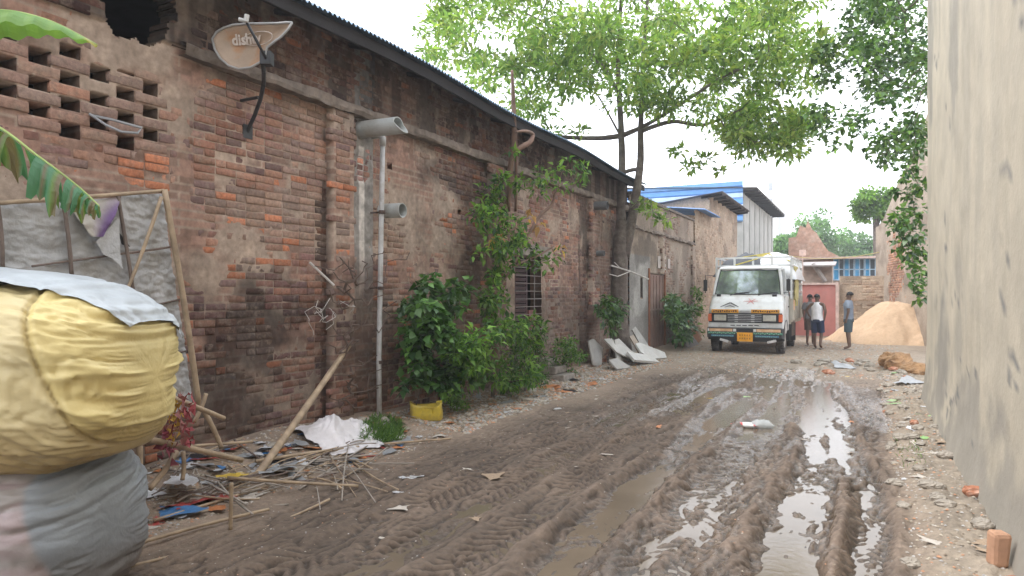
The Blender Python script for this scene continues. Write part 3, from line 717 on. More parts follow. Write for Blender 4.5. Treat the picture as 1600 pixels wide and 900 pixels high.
ec = MB(); ec.cur = (.4, .3, .22); ec.box((e0+.75, YE+.2, 1.12), (1.5, .2, 2.36)); put('wall_core', ec, plas, ew)
# building with blue windows behind
YB = 36.0
bb5 = thing('blue_window_house', 'long low brick house with bright blue shutters seen over the end wall', 'building', (1, YB, 0))
hA = ony(1250, 400, YB); hB = ony(1380, 400, YB+0)
m5 = MB(); m5.cur = (.42, .30, .23); m5.box(((hA[0]+hB[0])/2+1, YB+1.5, 1.55), (hB[0]-hA[0]+2, 3, 3.5)); put('wall', m5, mat('distant_brick', attr=True, rough=.9, var=.3, scale=5, bump=.2, tint=(.5, .42, .36), tscale=1.5), bb5)
m6 = MB(); m6.cur = (.46, .34, .30); m6.box(((hA[0]+hB[0])/2+1, YB+1.2, 3.42), (hB[0]-hA[0]+2.4, 3.6, .1), rx=.03); put('roof', m6, MATS['distant_brick'], bb5)
for i in range(4):
    q = ony(1311+i*16, 421, YB); fm = MB(); ww = 13/F*38
    for dx in (-1, 0, 1): fm.box((q[0]+dx*ww/2, YB-.05, q[2]), (.05, .08, 1.0))
    for dz in (-.5, 0, .5): fm.box((q[0], YB-.052, q[2]+dz), (ww+.04, .08, .05))
    wo_ = put('window', fm, mat('pale_blue_frame', (.40, .55, .68), .6), bb5)
    pn = MB(); pn.box((q[0]-ww/4, YB-.02, q[2]), (ww/2-.05, .04, .95)); put('shutter', pn, mat('bright_blue_paint', (.06, .33, .60), .5), wo_)
    pd = MB(); pd.box((q[0]+ww/4, YB-.02, q[2]), (ww/2-.05, .03, .95)); put('pane', pd, mat('dark_glass', (.05, .07, .09), .15), wo_)
# ruined brick gable
YR = 44.0
rg = thing('ruined_brick_gable', 'broken orange brick gable rising to a point in front of the far trees', 'building', (-2, YR, 0))
pts = [ony(a, b, YR) for a, b in ((1232, 470), (1232, 372), (1244, 370), (1250, 352), (1259, 356), (1262, 344), (1268, 358), (1276, 364), (1284, 378), (1294, 392), (1310, 400), (1312, 470))]
rgm = MB(); rgm.cur = (.42, .25, .18); rgm.prism(pts, (0, 1, 0), .4); put('wall', rgm, MATS['distant_brick'], rg)
sm_ = thing('street_kiosk', 'pale low plastered hut with sloping grey roof above the red gate', 'building', (-1.5, 33, 0))
k1 = ony(1256, 415, 33); k2 = ony(1300, 440, 33)
km = MB(); km.cur = (.45, .36, .31); km.box(((k1[0]+k2[0])/2, 33.5, 1.45), (k2[0]-k1[0], 1.2, 2.9)); put('wall', km, MATS['distant_brick'], sm_)
km = MB(); km.box(((k1[0]+k2[0])/2, 33.3, 3.0), (k2[0]-k1[0]+.3, 1.9, .06), rx=.12); put('roof', km, mat('grey_sheet', (.33, .30, .29), .6), sm_)
dg = MB(); A_ = ony(1270, 412, 32.6); B_ = ony(1290, 440, 32.6); dg.tube([A_, B_], .09, 8); put('waste_pipe', dg, MATS['grey_sheet'], sm_)
# wire across the far end
wr = MB(); A_ = np.array(at(1216, 396, 30)); B_ = np.array(at(1374, 394, 27)); wr.tube([A_*(1-t)+B_*t-np.array((0, 0, 1.1*t*(1-t)*.9)) for t in np.linspace(0, 1, 14)], .016, 5)
tag(put('slack_cable', wr, mat('yellow_cable', (.45, .36, .14), .6), org=tuple(A_)), 'sagging yellow cable strung across the far end of the lane', 'cable')
bx2 = MB(); q = at(1254, 395, 29.4); bx2.box(q, (.26, .12, .25)); bx2.tube([(q[0], q[1], q[2]-.1), (q[0], q[1]+.2, 0)], .03, 6)
tag(put('meter_box', bx2, mat('pale_pink_box', (.7, .52, .46), .6), org=(q[0], q[1], 0)), 'small pale box on a post under the yellow cable behind the truck', 'meter box')

# ------------------------------------------------------------------ foliage
def leaves(P, Dr, size, asp, colr, droop=.35, rnd=rng, shape='oval'):
    """P (n,3) leaf bases, Dr (n,3) pointing; returns V,F,C of folded 6-vertex leaves"""
    n = len(P); Dr = Dr/np.linalg.norm(Dr, axis=1, keepdims=True)
    up = rnd.normal(0, .45, (n, 3))+np.array((0, 0, 1.)); sd_ = np.cross(Dr, up); sd_ /= np.linalg.norm(sd_, axis=1, keepdims=True)+1e-9
    nr = np.cross(sd_, Dr); L_ = size[:, None]; W = L_*asp
    d2 = Dr-np.array((0, 0, droop)); d2 /= np.linalg.norm(d2, axis=1, keepdims=True)
    b = P; m = P+Dr*L_*.42; t = m+d2*L_*.58
    a1 = .40 if shape == 'oval' else .30
    l = P+Dr*L_*a1+sd_*W*.5+nr*L_*.05; r_ = P+Dr*L_*a1-sd_*W*.5+nr*L_*.05
    V = np.stack((b, l, m, r_, t), 1).reshape(-1, 3)
    i = np.arange(n)[:, None]*5
    Fc = np.concatenate((i+[[0, 2, 1]], i+[[0, 3, 2]], i+[[1, 2, 4]], i+[[2, 3, 4]]))
    C = np.repeat(colr[:, None], 5, 1).reshape(-1, 3)
    return V, Fc, C
def cloud(cen, rad, n, flat=1.0, rnd=rng, shell=.4):
    d = rnd.normal(0, 1, (n, 3)); d /= np.linalg.norm(d, axis=1, keepdims=True)
    r_ = (shell+(1-shell)*rnd.random(n))**1 * rad
    return np.array(cen)+d*r_[:, None]*np.array((1, 1, flat)), d
def leafcols(n, pal, rnd=rng, var=.25):
    pal = np.array(pal); i = rnd.integers(0, len(pal), n); return pal[i]*(1-var+2*var*rnd.random(n))[:, None]
leaf_m = mat('leaf', attr=True, rough=.5, var=.18, scale=3, bump=0, transl=.42, spec=.4)
leafd_m = mat('glossy_leaf', attr=True, rough=.38, var=.18, scale=3, bump=0, transl=.22, spec=.5)
bark = mat('bark', (.125, .10, .085), .92, var=.35, scale=8, bump=.8, bscale=30, tint=(.26, .23, .19), tscale=5, bdist=.02)
GREEN = [(.115, .205, .05), (.09, .175, .045), (.15, .25, .06), (.07, .145, .04)]
DARK = [(.045, .11, .03), (.06, .14, .035), (.03, .08, .025), (.075, .16, .04)]
BRIGHT = [(.165, .30, .055), (.13, .25, .05), (.20, .33, .07)]
def skeleton(mb, base_nodes, targets, rtip=.006, step=.35, pipe=2.2, wig=.12, maxr=.2, seed=0):
    """join every target to the nearest existing node, then thicken by what each node carries"""
    r = np.random.default_rng(seed); N_ = [np.array(b, float) for b in base_nodes]; par = [i-1 for i in range(len(N_))]; fixed = len(N_)
    T = [np.array(t, float) for t in targets]; c = N_[-1]
    T.sort(key=lambda t: min(np.linalg.norm(t-b) for b in N_))
    for t in T:
        A = np.array(N_); dd = np.linalg.norm(A-t, axis=1)+.35*np.maximum(0, A[:, 2]-t[2])
        k = int(np.argmin(dd)); p = A[k]; n = max(1, int(np.linalg.norm(t-p)/step)); prev = k
        for j in range(1, n+1):
            f = j/n; q = p*(1-f)+t*f+np.array((0, 0, .10*sin(pi*f)*np.linalg.norm(t-p)))+r.normal(0, wig*step*(f < 1), 3)
            N_.append(q); par.append(prev); prev = len(N_)-1
    w_ = np.zeros(len(N_)); kids = [[] for _ in N_]
    for i in range(len(N_)-1, 0, -1):
        if w_[i] == 0: w_[i] = rtip**pipe
        w_[par[i]] += w_[i]; kids[par[i]].append(i)
    rad = np.minimum(w_**(1/pipe), maxr)
    for i in range(1, len(N_)):
        if i < fixed: continue
        mb.tube([N_[par[i]], N_[i]], [min(rad[par[i]], rad[i]*1.35), rad[i]], 5 if rad[i] < .02 else 7, cap=False)
    return N_
def plant(root, name_crown, clumps, pal, size, asp=.5, mat_=None, flat=.6, shape='oval', out=.7, droop=.35, seed=0, density=1.0, size_var=.35):
    r = np.random.default_rng(seed); Vs, Fs, Cs = [], [], []; nv = 0
    for (c, rad, n) in clumps:
        P, d = cloud(c, rad, int(n*density), flat, r, .25)
        Dr = d*out+r.normal(0, .5, d.shape)+np.array((0, 0, .05))
        cb = leafcols(len(P), pal, r)*(.8+.45*r.random())
        V, Fc, C = leaves(P, Dr, size*(1-size_var+2*size_var*r.random(len(P))), asp, cb, droop, r, shape)
        Vs.append(V); Fs.append(Fc+nv); Cs.append(C); nv += len(V)
    V = np.concatenate(Vs); keep = V
    return put_np(name_crown, V, [np.concatenate(Fs)], np.concatenate(Cs), mat_ or leaf_m, root)
def inpoly(x, y, poly):
    c = False; j = len(poly)-1
    for i in range(len(poly)):
        if (poly[i][1] > y) != (poly[j][1] > y) and x < (poly[j][0]-poly[i][0])*(y-poly[i][1])/(poly[j][1]-poly[i][1])+poly[i][0]: c = not c
        j = i
    return c

# big tree with two stems in front of the warehouse end
TB = at(972, 556, 17.0); TB = (TB[0], TB[1], 0)
tree = thing('broad_tree', 'broad light green tree with forked trunk growing against the end of the brick warehouse', 'tree', TB)
tm = MB()
def thick(mb, pts, rads, n=14, wob=.05, seg=5):
    P = np.array(pts, float); Q_ = []; RR = []
    for i in range(len(P)-1):
        p0 = P[max(i-1, 0)]; p1 = P[i]; p2 = P[i+1]; p3 = P[min(i+2, len(P)-1)]
        for k in range(seg):
            t = k/seg; Q_.append(.5*((2*p1)+(-p0+p2)*t+(2*p0-5*p1+4*p2-p3)*t*t+(-p0+3*p1-3*p2+p3)*t**3)); RR.append(rads[i]*(1-t)+rads[i+1]*t)
    Q_.append(P[-1]); RR.append(rads[-1]); mb.tube(Q_, RR, n, wob=wob)
    return Q_
s0 = thick(tm, [(TB[0], TB[1], -.1), at(968, 500, 17), at(968, 440, 17), at(970, 380, 17), at(973, 345, 17)], [.30, .22, .20, .185, .165])
sL = thick(tm, [at(973, 400, 17), at(970, 330, 17), at(972, 260, 17), at(970, 190, 17), at(966, 120, 17), at(968, 40, 17), at(975, -60, 17)], [.11, .11, .09, .072, .06, .05, .03], 10)
sR = thick(tm, [at(976, 400, 17), at(988, 340, 16.9), at(1000, 260, 16.8), at(1001, 205, 16.8), at(1004, 120, 16.7), at(1010, 20, 16.6), at(1020, -60, 16.6)], [.13, .12, .085, .07, .05, .04, .03], 10)
l1 = thick(tm, [at(972, 212, 17), at(935, 216, 17.1), at(880, 214, 17.3), at(800, 206, 17.6)], [.07, .06, .05, .02], 8)
l2_ = thick(tm, [at(971, 272, 17), at(925, 268, 17.2), at(880, 250, 17.6)], [.08, .065, .05], 8)
l3 = thick(tm, [at(1001, 205, 16.8), at(1050, 190, 16.4), at(1100, 195, 16), at(1160, 170, 15.4)], [.06, .05, .04, .02], 8)
l4 = thick(tm, [at(972, 212, 17), at(1010, 195, 16.8), at(1060, 165, 16.4), at(1130, 120, 16), at(1200, 90, 15.6)], [.07, .05, .045, .035, .02], 8)
l5 = thick(tm, [at(970, 150, 17), at(930, 90, 17.2), at(880, 50, 17.6), at(820, 20, 18)], [.06, .05, .04, .02], 8)
l6 = thick(tm, [at(971, 272, 17), at(985, 266, 16.9), at(1005, 264, 16.8)], [.05, .05, .05], 8)
l7 = thick(tm, [at(968, 210, 17), at(952, 180, 17.1), at(935, 150, 17.2)], [.03, .025, .02], 6)
tr_o = put('trunk', tm, bark, tree, smooth=True)
poly = [(645, 62), (672, 0), (690, -90), (1260, -90), (1290, 40), (1285, 130), (1268, 200), (1235, 248), (1165, 236), (1120, 205), (1085, 175), (1045, 168), (1010, 178), (940, 150), (905, 140), (865, 168), (845, 182), (800, 200), (745, 170), (700, 115)]
r = np.random.default_rng(5); tg = []; cl = []
while len(tg) < 430:
    px, py = r.uniform(630, 1300), r.uniform(-100, 245)
    if not inpoly(px, py, poly): continue
    if fbm(np.array([px/85.]), np.array([py/55.]), 3, 12)[0] < .37: continue
    t = r.uniform(13.6, 19.5) if py < 120 else r.uniform(15, 18.5)
    c = np.array(at(px, py, t))
    if c[0] < -5.3 and c[2] < 4.85+(-5.3-c[0])*.32+.3: continue
    tg.append(c); rad = r.choice((r.uniform(.2, .4), r.uniform(.45, .75))); cl.append((c, rad, int(300*rad)))
for px, py, t, rad in ((845, 232, 17.3, .35), (880, 238, 17.3, .3), (905, 205, 17.1, .3), (860, 205, 17.3, .35), (800, 212, 17.6, .3), (1080, 262, 15.8, .3), (1100, 248, 15.8, .25), (1125, 268, 15.6, .16), (1060, 235, 16, .25),
                       (1250, 200, 15.4, .4), (1225, 235, 15.4, .3), (870, 262, 17.4, .22), (1020, 330, 16.2, .35), (1038, 345, 16.2, .25), (1005, 318, 16.4, .25)):
    c = np.array(at(px, py, t)); tg.append(c); cl.append((c, rad, int(330*rad)))
brm = MB()
base = [q for st_ in (s0, sL, sR, l1, l3, l4, l5, l2_) for q in st_]
# chain fixed nodes: parents inside the list are irrelevant (their tubes are skipped)
skeleton(brm, base, tg, rtip=.0045, step=.4, wig=.10, maxr=.06, seed=2)
split('branch', brm, bark, tree, smooth=True)
plant(tree, 'crown', cl, [(.20, .31, .075), (.16, .265, .07), (.27, .38, .11), (.11, .195, .055), (.30, .36, .10)], .175, .42, flat=.38, seed=4, out=.9, droop=.25, density=.55)

# right hand tree behind the rendered wall, dark heart shaped leaves
rt_o = thing('peepal_tree', 'dark leaved tree leaning over the lane from behind the rendered wall at upper right', 'tree', (2.6, 15.5, 0))
rm = MB(); rs = thick(rm, [(2.6, 15.5, -.1), (2.5, 15.4, 2.5), (2.2, 15.2, 4.8), (1.7, 15, 6.4), (1.0, 14.6, 7.6)], [.28, .22, .18, .14, .08], 12)
put('trunk', rm, bark, rt_o, smooth=True)
r = np.random.default_rng(15); tg = []; cl = []
poly2 = [(1255, -60), (1460, -60), (1460, 235), (1425, 232), (1395, 262), (1370, 235), (1330, 215), (1290, 228), (1268, 180), (1300, 110), (1262, 60)]
while len(tg) < 105:
    px, py = r.uniform(1250, 1470), r.uniform(-60, 270)
    if not inpoly(px, py, poly2): continue
    if fbm(np.array([px/60.]), np.array([py/40.]), 3, 88)[0] < .43-.06*((px-1250)/190) : continue
    t = r.uniform(12.6, 16.5); c = np.array(at(px, py, t)); tg.append(c); rad = r.uniform(.2, .48); cl.append((c, rad, int(140*rad)+10))
for px, py in ((1300, 235), (1310, 228), (1325, 222), (1345, 205), (1360, 240), (1390, 255), (1385, 240)):
    c = np.array(at(px, py, 13.2)); tg.append(c); cl.append((c, .13, 9))
bm_ = MB(); skeleton(bm_, rs, tg, rtip=.004, step=.35, wig=.12, maxr=.05, seed=3); split('branch', bm_, bark, rt_o, smooth=True)
plant(rt_o, 'crown', cl, DARK+GREEN+[(.16, .30, .05)], .13, .75, leafd_m, flat=.8, shape='heart', seed=6, out=.5, droop=.8)
# creeper on the old boundary wall
cw = thing('wall_creeper', 'leafy creeper hanging down behind the far edge of the rendered wall', 'creeper', (1.0, 13.4, 0))
r = np.random.default_rng(16); cl = []; tg = []
for px, py, rad in ((1428, 200, .22), (1432, 235, .2), (1420, 262, .16), (1436, 290, .18), (1425, 305, .14), (1408, 340, .2), (1430, 335, .22), (1402, 352, .16), (1422, 362, .24), (1436, 385, .2), (1415, 385, .18), (1425, 405, .22), (1436, 425, .16), (1432, 445, .15), (1438, 465, .1), (1412, 278, .1), (1398, 300, .07)):
    d = ray(px, py); t = (12.7+.9*r.random())/d[1]; c = np.array(at(px, py, t)); cl.append((c, rad, int(330*rad))); tg.append(c)
cm = MB(); skeleton(cm, [(.95, 13.6, 5.6), (.93, 13.5, 5.2)], tg, rtip=.004, step=.25, maxr=.02, seed=4); put('stems', cm, bark, cw)
plant(cw, 'leaves', cl, DARK+GREEN[:2]+BRIGHT[:1], .11, .7, leafd_m, flat=1, shape='heart', seed=8, droop=.8)

def bush(name, label, cat, loc, clumps, pal, size, asp, seed, m=None, shape='oval', stems=4, droop=.4, flat=.85, group=None, density=1, extra=None, rtip=.004, maxr=.03, basepts=None):
    o = thing(name, label, cat, loc, group); sm = MB(); r = np.random.default_rng(seed)
    base = basepts or [np.array(loc)+(0, 0, -.05), np.array(loc)+(0, 0, .15)]
    tg = [np.array(c) for c, _, _ in clumps]
    skeleton(sm, base, tg, rtip=rtip, step=.2, wig=.15, maxr=maxr, seed=seed)
    sm.tube(base, [maxr, maxr*.9]+[maxr*.8]*(len(base)-2), 8)
    put('stems', sm, bark, o, smooth=True)
    plant(o, 'leaves', clumps, pal, size, asp, m or leaf_m, flat, shape, .8, droop, seed, density)
    return o
def clps(poly, n, X, seed, r0=.12, r1=.25, dens=420, spread=.35, base_t=None):
    r = np.random.default_rng(seed); out = []; xs_ = [p[0] for p in poly]; ys_ = [p[1] for p in poly]
    while len(out) < n:
        px, py = r.uniform(min(xs_), max(xs_)), r.uniform(min(ys_), max(ys_))
        if not inpoly(px, py, poly): continue
        c = onx(px, py, X+r.uniform(-spread*.5, spread)); rad = r.uniform(r0, r1); out.append((np.array(c), rad, int(dens*rad)))
    return out
# peepal bush against the wall
p = onx(690, 645, -5.25)
bush('peepal_bush', 'large dark heart leaved bush against the wall behind the yellow canister', 'bush', (p[0], p[1], gz(p[0], p[1])),
     clps([(640, 465), (690, 432), (725, 450), (730, 500), (748, 560), (735, 610), (700, 630), (655, 600), (640, 560), (630, 520), (622, 500)], 44, -5.2, 20, .13, .22, 260, .35),
     DARK+[(.07, .17, .04), (.12, .26, .05)], .125, .8, 21, leafd_m, 'heart', droop=.9)
p = onx(650, 625, -5.1)
bush('low_sapling', 'small leafy sapling leaning by the white downpipe foot', 'sapling', (p[0], p[1], gz(p[0], p[1])),
     [(np.array(onx(a, b, -5.05)), .10, 14) for a, b in ((630, 598), (645, 592), (660, 598), (638, 606))], DARK, .15, .6, 22, leafd_m, 'heart', droop=.5, maxr=.012)
p = onx(770, 625, -5.1)
bush('mango_bush', 'bright green broad bush spilling over the ground under the wall climber', 'bush', (p[0], p[1], gz(p[0], p[1])),
     clps([(700, 545), (740, 500), (790, 492), (845, 500), (850, 560), (840, 600), (790, 612), (740, 615), (712, 590)], 55, -5.0, 23, .12, .22, 330, .55),
     GREEN+BRIGHT+DARK[:2], .13, .36, 24, droop=.5, density=.72)
p = onx(715, 632, -4.85)
bush('weed_clump', 'low green weed clump on the verge right of the yellow canister', 'weed', (p[0], p[1], gz(p[0], p[1])), clps([(695, 615), (735, 612), (742, 632), (700, 640)], 9, -4.85, 25, .07, .12, 420, .15), GREEN, .05, .5, 26, maxr=.008)
p = onx(820, 606, -5.0)
bush('fern_bush', 'feathery dark green shrub beside the doorway steps', 'shrub', (p[0], p[1], gz(p[0], p[1])), clps([(780, 590), (800, 520), (845, 510), (852, 560), (850, 605), (800, 612)], 24, -4.95, 27, .12, .2, 520, .35), DARK+GREEN[:1], .07, .25, 28, maxr=.015)
p = onx(885, 585, -5.2)
bush('wall_shrub', 'round green shrub at the wall foot right of the steps', 'shrub', (p[0], p[1], gz(p[0], p[1])), clps([(866, 575), (868, 540), (885, 524), (905, 545), (912, 572), (890, 584)], 20, -5.2, 29, .1, .17, 480, .3), GREEN+DARK[:2], .065, .5, 30, maxr=.012)
p = onx(950, 540, -5.25)
bush('trunk_sapling', 'sapling with drooping dark leaves in front of the tree trunk', 'sapling', (p[0], p[1], gz(p[0], p[1])), clps([(932, 495), (940, 470), (958, 462), (968, 480), (965, 510), (945, 520)], 14, -5.05, 31, .12, .2, 230, .2), DARK+GREEN[:1], .17, .33, 32, leafd_m, droop=.9, maxr=.02)
p = onx(1058, 545, -5.1)
bush('doorway_shrub', 'tall leafy shrub growing against the iron door next to leaning boards', 'shrub', (p[0], p[1], gz(p[0], p[1])), clps([(1043, 470), (1060, 462), (1080, 468), (1078, 500), (1068, 535), (1048, 538)], 24, -5.0, 33, .18, .3, 190, .4), DARK+DARK+GREEN, .2, .5, 34, leafd_m, droop=.7, maxr=.03)
p = onx(1092, 535, -5.2)
bush('hidden_creeper', 'thin green creeper on the brick wall left of the truck mirror', 'creeper', (p[0], p[1], gz(p[0], p[1])), clps([(1086, 455), (1095, 452), (1096, 520), (1088, 525)], 9, -5.25, 35, .12, .2, 170, .2), GREEN, .14, .5, 36, maxr=.015)
# climbing fig rising up the wall
q = lambda a, b, X=-5.3: np.array(onx(a, b, X))
stem = [q(773, 628, -5.2), q(775, 580), q(772, 520), q(768, 460), q(764, 400), q(770, 350), q(793, 318, -5.35), q(797, 265, -5.35), q(803, 220, -5.2), q(802, 160, -5.1), q(800, 110, -5.0)]
fg = thing('climbing_fig', 'brown stemmed fig climbing the brick wall past the roof edge beside the barred doorway', 'climber', tuple(stem[0]))
fm_ = MB(); S1 = thick(fm_, stem, [.06, .055, .05, .05, .045, .045, .045, .05, .05, .035, .02], 9, .1)
S2 = thick(fm_, [q(795, 330, -5.3), q(800, 250, -5.15), q(812, 232, -5.0), q(828, 222, -4.9), q(832, 210, -4.9), q(822, 205, -4.9), q(806, 206, -5)], [.03, .04, .045, .045, .035, .025, .02], 8, .1)
S3 = thick(fm_, [q(800, 420, -5.2), q(838, 345, -5.1), q(862, 320, -5.0), q(868, 300, -4.95), q(880, 285, -4.9)], [.02, .03, .028, .02, .012], 7, .1)
S4 = thick(fm_, [q(772, 470, -5.2), q(800, 420, -5.15), q(840, 400, -5.0), q(865, 385, -4.9)], [.02, .015, .015, .01], 6)
S5 = thick(fm_, [q(806, 330, -5.42), q(806, 200, -5.3), q(800, 190, -5.2)], [.025, .025, .02], 6)
cl = clps([(748, 292), (775, 282), (790, 300), (790, 380), (802, 420), (770, 430), (742, 380), (738, 345)], 26, -5.2, 40, .12, .2, 300, .35)
cl += clps([(795, 330), (830, 345), (850, 395), (800, 400), (785, 350)], 10, -5.05, 41, .1, .18, 260, .3)
cl += clps([(835, 262), (900, 252), (935, 272), (905, 292), (870, 300), (832, 300)], 12, -4.85, 42, .12, .2, 210, .3)
cl += clps([(750, 430), (785, 425), (790, 470), (770, 520), (748, 500)], 14, -5.15, 43, .09, .15, 420, .2)
cl += clps([(780, 275), (815, 280), (812, 295), (785, 292)], 4, -5.15, 44, .1, .14, 330, .1)+[(q(803, 238, -5.1), .1, 40), (q(830, 412, -4.95), .16, 40), (q(868, 400, -4.85), .16, 40), (q(855, 415, -4.9), .14, 30), (q(790, 395, -5), .18, 50)]
skeleton(fm_, S1+S2+S3+S4, [c for c, _, _ in cl], rtip=.004, step=.2, maxr=.012, seed=9)
put('stems', fm_, mat('fig_bark', (.20, .125, .095), .9, var=.3, bump=.6, tint=(.28, .2, .15)), fg, smooth=True)
plant(fg, 'leaves', cl, GREEN+BRIGHT+DARK[:3], .13, .42, flat=.9, seed=41, droop=.6, density=.62)
cd_ = [(q(830, 338, -5.0), .1, 6), (q(843, 352, -5.0), .06, 4), (q(778, 372, -5.0), .1, 7), (q(876, 388, -4.85), .06, 3)]
plant(fg, 'withered_leaves', cd_, [(.55, .34, .12), (.42, .24, .10)], .2, .4, seed=42, droop=1.4)

# dead bramble tangled on the pilaster
db = thing('dead_bramble', 'leafless tangle of dry brown twigs on the wall left of the white downpipe', 'dead shrub', tuple(q(545, 660, -5.3)))
r = np.random.default_rng(50); dm = MB(); tg = []
for _ in range(130):
    px, py = r.normal(548, 24), r.uniform(395, 640); tg.append(q(px, py, -5.38+r.uniform(-.05, .2)))
tg += [q(600, 392, -5.3), q(640, 395, -5.3), q(620, 405, -5.3), q(505, 500), q(512, 580), q(516, 620), q(600, 575), q(592, 520), q(620, 470)]
skeleton(dm, [q(548, 665, -5.3), q(545, 600, -5.4), q(548, 520, -5.35), q(555, 440, -5.35)], tg, rtip=.006, step=.12, wig=.35, maxr=.03, seed=51)
split('twig', dm, mat('dry_twig', (.12, .085, .068), .9), db)
ds = MB()
for k in range(5):
    a = q(r.uniform(508, 560), r.uniform(450, 520), -5.25); pts = [a]
    for j in range(8): a = a+r.normal(0, .045, 3)+(0, 0, -.045 if k < 3 else 0); pts.append(a)
    ds.tube(pts, .0035, 5)
put('torn_string', ds, mat('dirty_string', (.5, .47, .44), .9), db)
ps = MB(); ps.tube([q(484, 410, -5.5), q(522, 446, -5.35)], .014, 6); tag(put('jutting_stick', ps, MATS['dirty_string'], org=tuple(q(484, 410, -5.5))), 'short pale stick jutting from the brick wall left of the dead bramble', 'stick')
wt = MB(); wt.tube([q(880-100, 0, -5)]*2, .001, 3) if False else None
tk = MB(); tk.tube([q(955, 415, -5.3), q(985, 424, -5.2), q(1013, 436, -5.2)], [.02, .018, .025], 6); tk.tube([q(985, 424, -5.2), q(965, 432, -5.1), q(952, 428, -5)], .012, 5); tk.tube([q(970, 420, -5.2), q(960, 410, -5.1)], .01, 5)
tag(put('bleached_branch', tk, MATS['dirty_string'], org=tuple(q(985, 424, -5.2))), 'bleached forked branch wedged across the wall behind the tree trunk', 'branch')

# far trees
def far_tree(label, px, py, t, wpx, hpx, pal, seed, leaf=.35, name='distant_tree'):
    c = at(px, py, t); W = wpx/F*t/2; H = hpx/F*t/2; o = thing(name, label, 'tree', (c[0], c[1], 0), None)
    m_ = MB(); r = np.random.default_rng(seed); tr = thick(m_, [(c[0], c[1], -.1), (c[0]+.1, c[1], c[2]*.4), (c[0], c[1], c[2])], [.3, .22, .14], 8)
    cl = []
    for _ in range(34):
        d = r.normal(0, 1, 3); d /= np.linalg.norm(d); d *= r.random()**.4
        cl.append((np.array(c)+d*np.array((W*.85, W*.85, H*.85)), r.uniform(.22, .4)*min(W, 3.2), 90))
    skeleton(m_, tr, [a for a, _, _ in cl], rtip=.015, step=.8, maxr=.12, seed=seed); put('trunk', m_, bark, o, smooth=True)
    plant(o, 'crown', cl, pal, leaf, .6, seed=seed, flat=.7, droop=.3); return o
PALEG = [(.13, .24, .10), (.10, .20, .085), (.16, .28, .12)]
far_tree('distant round crowned tree above the ruined brick gable', 1272, 375, 62, 92, 95, PALEG, 61)
far_tree('distant wide low tree behind the truck load, left of the gable', 1232, 388, 58, 60, 50, PALEG, 62)
far_tree('distant hazy tree behind the blue shuttered house', 1330, 388, 64, 90, 60, PALEG, 63)
far_tree('bright green tree leaning out over the old boundary wall top', 1368, 322, 36, 78, 62, BRIGHT+GREEN, 64, .22, 'overhanging_tree')

# banana plant reaching in from the left edge
ban = thing('banana_plant', 'banana plant with one fresh and one torn drooping leaf at the upper left edge', 'plant', (-5.0, 1.2, 0))
bs = MB(); bs.cur = (.16, .2, .08); bc = thick(bs, [(-5.0, 1.2, -.1), (-5.0, 1.25, 1.0), (-4.98, 1.3, 2.0)], [.13, .11, .07], 12); put('stem', bs, mat('banana_stem', attr=True, rough=.7, bump=.2), ban, smooth=True)
def banleaf(pts, wid, cen_col, seed, torn=0, name='leaf', label=None, hang=.5):
    r = np.random.default_rng(seed); P = []
    q_ = thick(MB(), pts, [1]*len(pts), 3, seg=12); P = np.array(q_); n = len(P); mb = MB()
    T = np.gradient(P, axis=0); T /= np.linalg.norm(T, axis=1, keepdims=True)
    side = np.cross(T, (0, 0, 1.)); side /= np.linalg.norm(side, axis=1, keepdims=True)
    rib = MB(); rib.cur = (.35, .45, .15); rib.tube(P, np.linspace(.014, .004, n), 6); 
    for sgn in (-1, 1):
        m = 7; X = np.zeros((m, n, 3)); W = np.array([wid(i/(n-1)) for i in range(n)])
        jag = np.ones(n)
        if torn: jag = .72+.35*r.random(n)
        for k in range(m):
            f = k/(m-1); X[k] = P+side*sgn*(W*jag*np.sin(f*1.2)*.85)[:, None]-np.array((0, 0, 1.))*(W*jag*f*f*hang)[:, None]+(r.normal(0, .004, (n, 3))*f if torn else 0)
            X[k, :, 2] += .012*np.sin(np.arange(n)*1.3)*f
        C = np.zeros((m, n, 3))
        cc = np.array([cen_col(i/(n-1), r.random()) for i in range(n)]); C[:] = cc[None]
        idx = np.arange(m*n).reshape(m, n); fs = []
        cut = (r.random(n) < .34) if torn else np.zeros(n, bool)
        for k in range(m-1):
            for i in range(n-1):
                if cut[i] and k >= 1: continue
                fs.append((idx[k, i], idx[k, i+1], idx[k+1, i+1], idx[k+1, i]))
        mb.cur = (1, 1, 1); b = len(mb.v); V = X.reshape(-1, 3); mb.v += V.tolist(); mb.c += [tuple(c) for c in C.reshape(-1, 3)]; mb.f += [tuple(b+i for i in f) for f in fs]; mb.mi += [0]*len(fs)
    o = put(name, mb, mat('banana_leaf', attr=True, rough=.45, var=.12, scale=5, transl=.35, bump=0), ban)
    if label: o['label'] = label
    put('midrib', rib, MATS['banana_stem'], o, smooth=True)
banleaf([(-4.98, 1.3, 2.0), at(-120, 60, 3.9), at(-20, 18, 3.95), at(70, 30, 4.0), at(152, 70, 4.05)], lambda f: .155*min(1, (1-f)*2.4+.03)*min(1, f*3+.1), lambda f, r: (.18+.05*r, .34+.05*r, .10) if f < .93 else (.4, .38, .1), 71, 0, label='fresh bright green banana leaf', hang=.75)
banleaf([(-4.98, 1.3, 2.0), at(-150, 150, 3.7), at(-20, 190, 3.75), at(60, 245, 3.8), at(120, 290, 3.85), at(155, 322, 3.85)], lambda f: .20*min(1, (1-f)*3+.15)*min(1, f*3+.1),
        lambda f, r: ((.07, .2, .10) if r > .45 else ((.16, .13, .07) if r < .3 else (.13, .22, .05))), 72, 1, label='torn drooping banana leaf browning at the edges', hang=1.25)

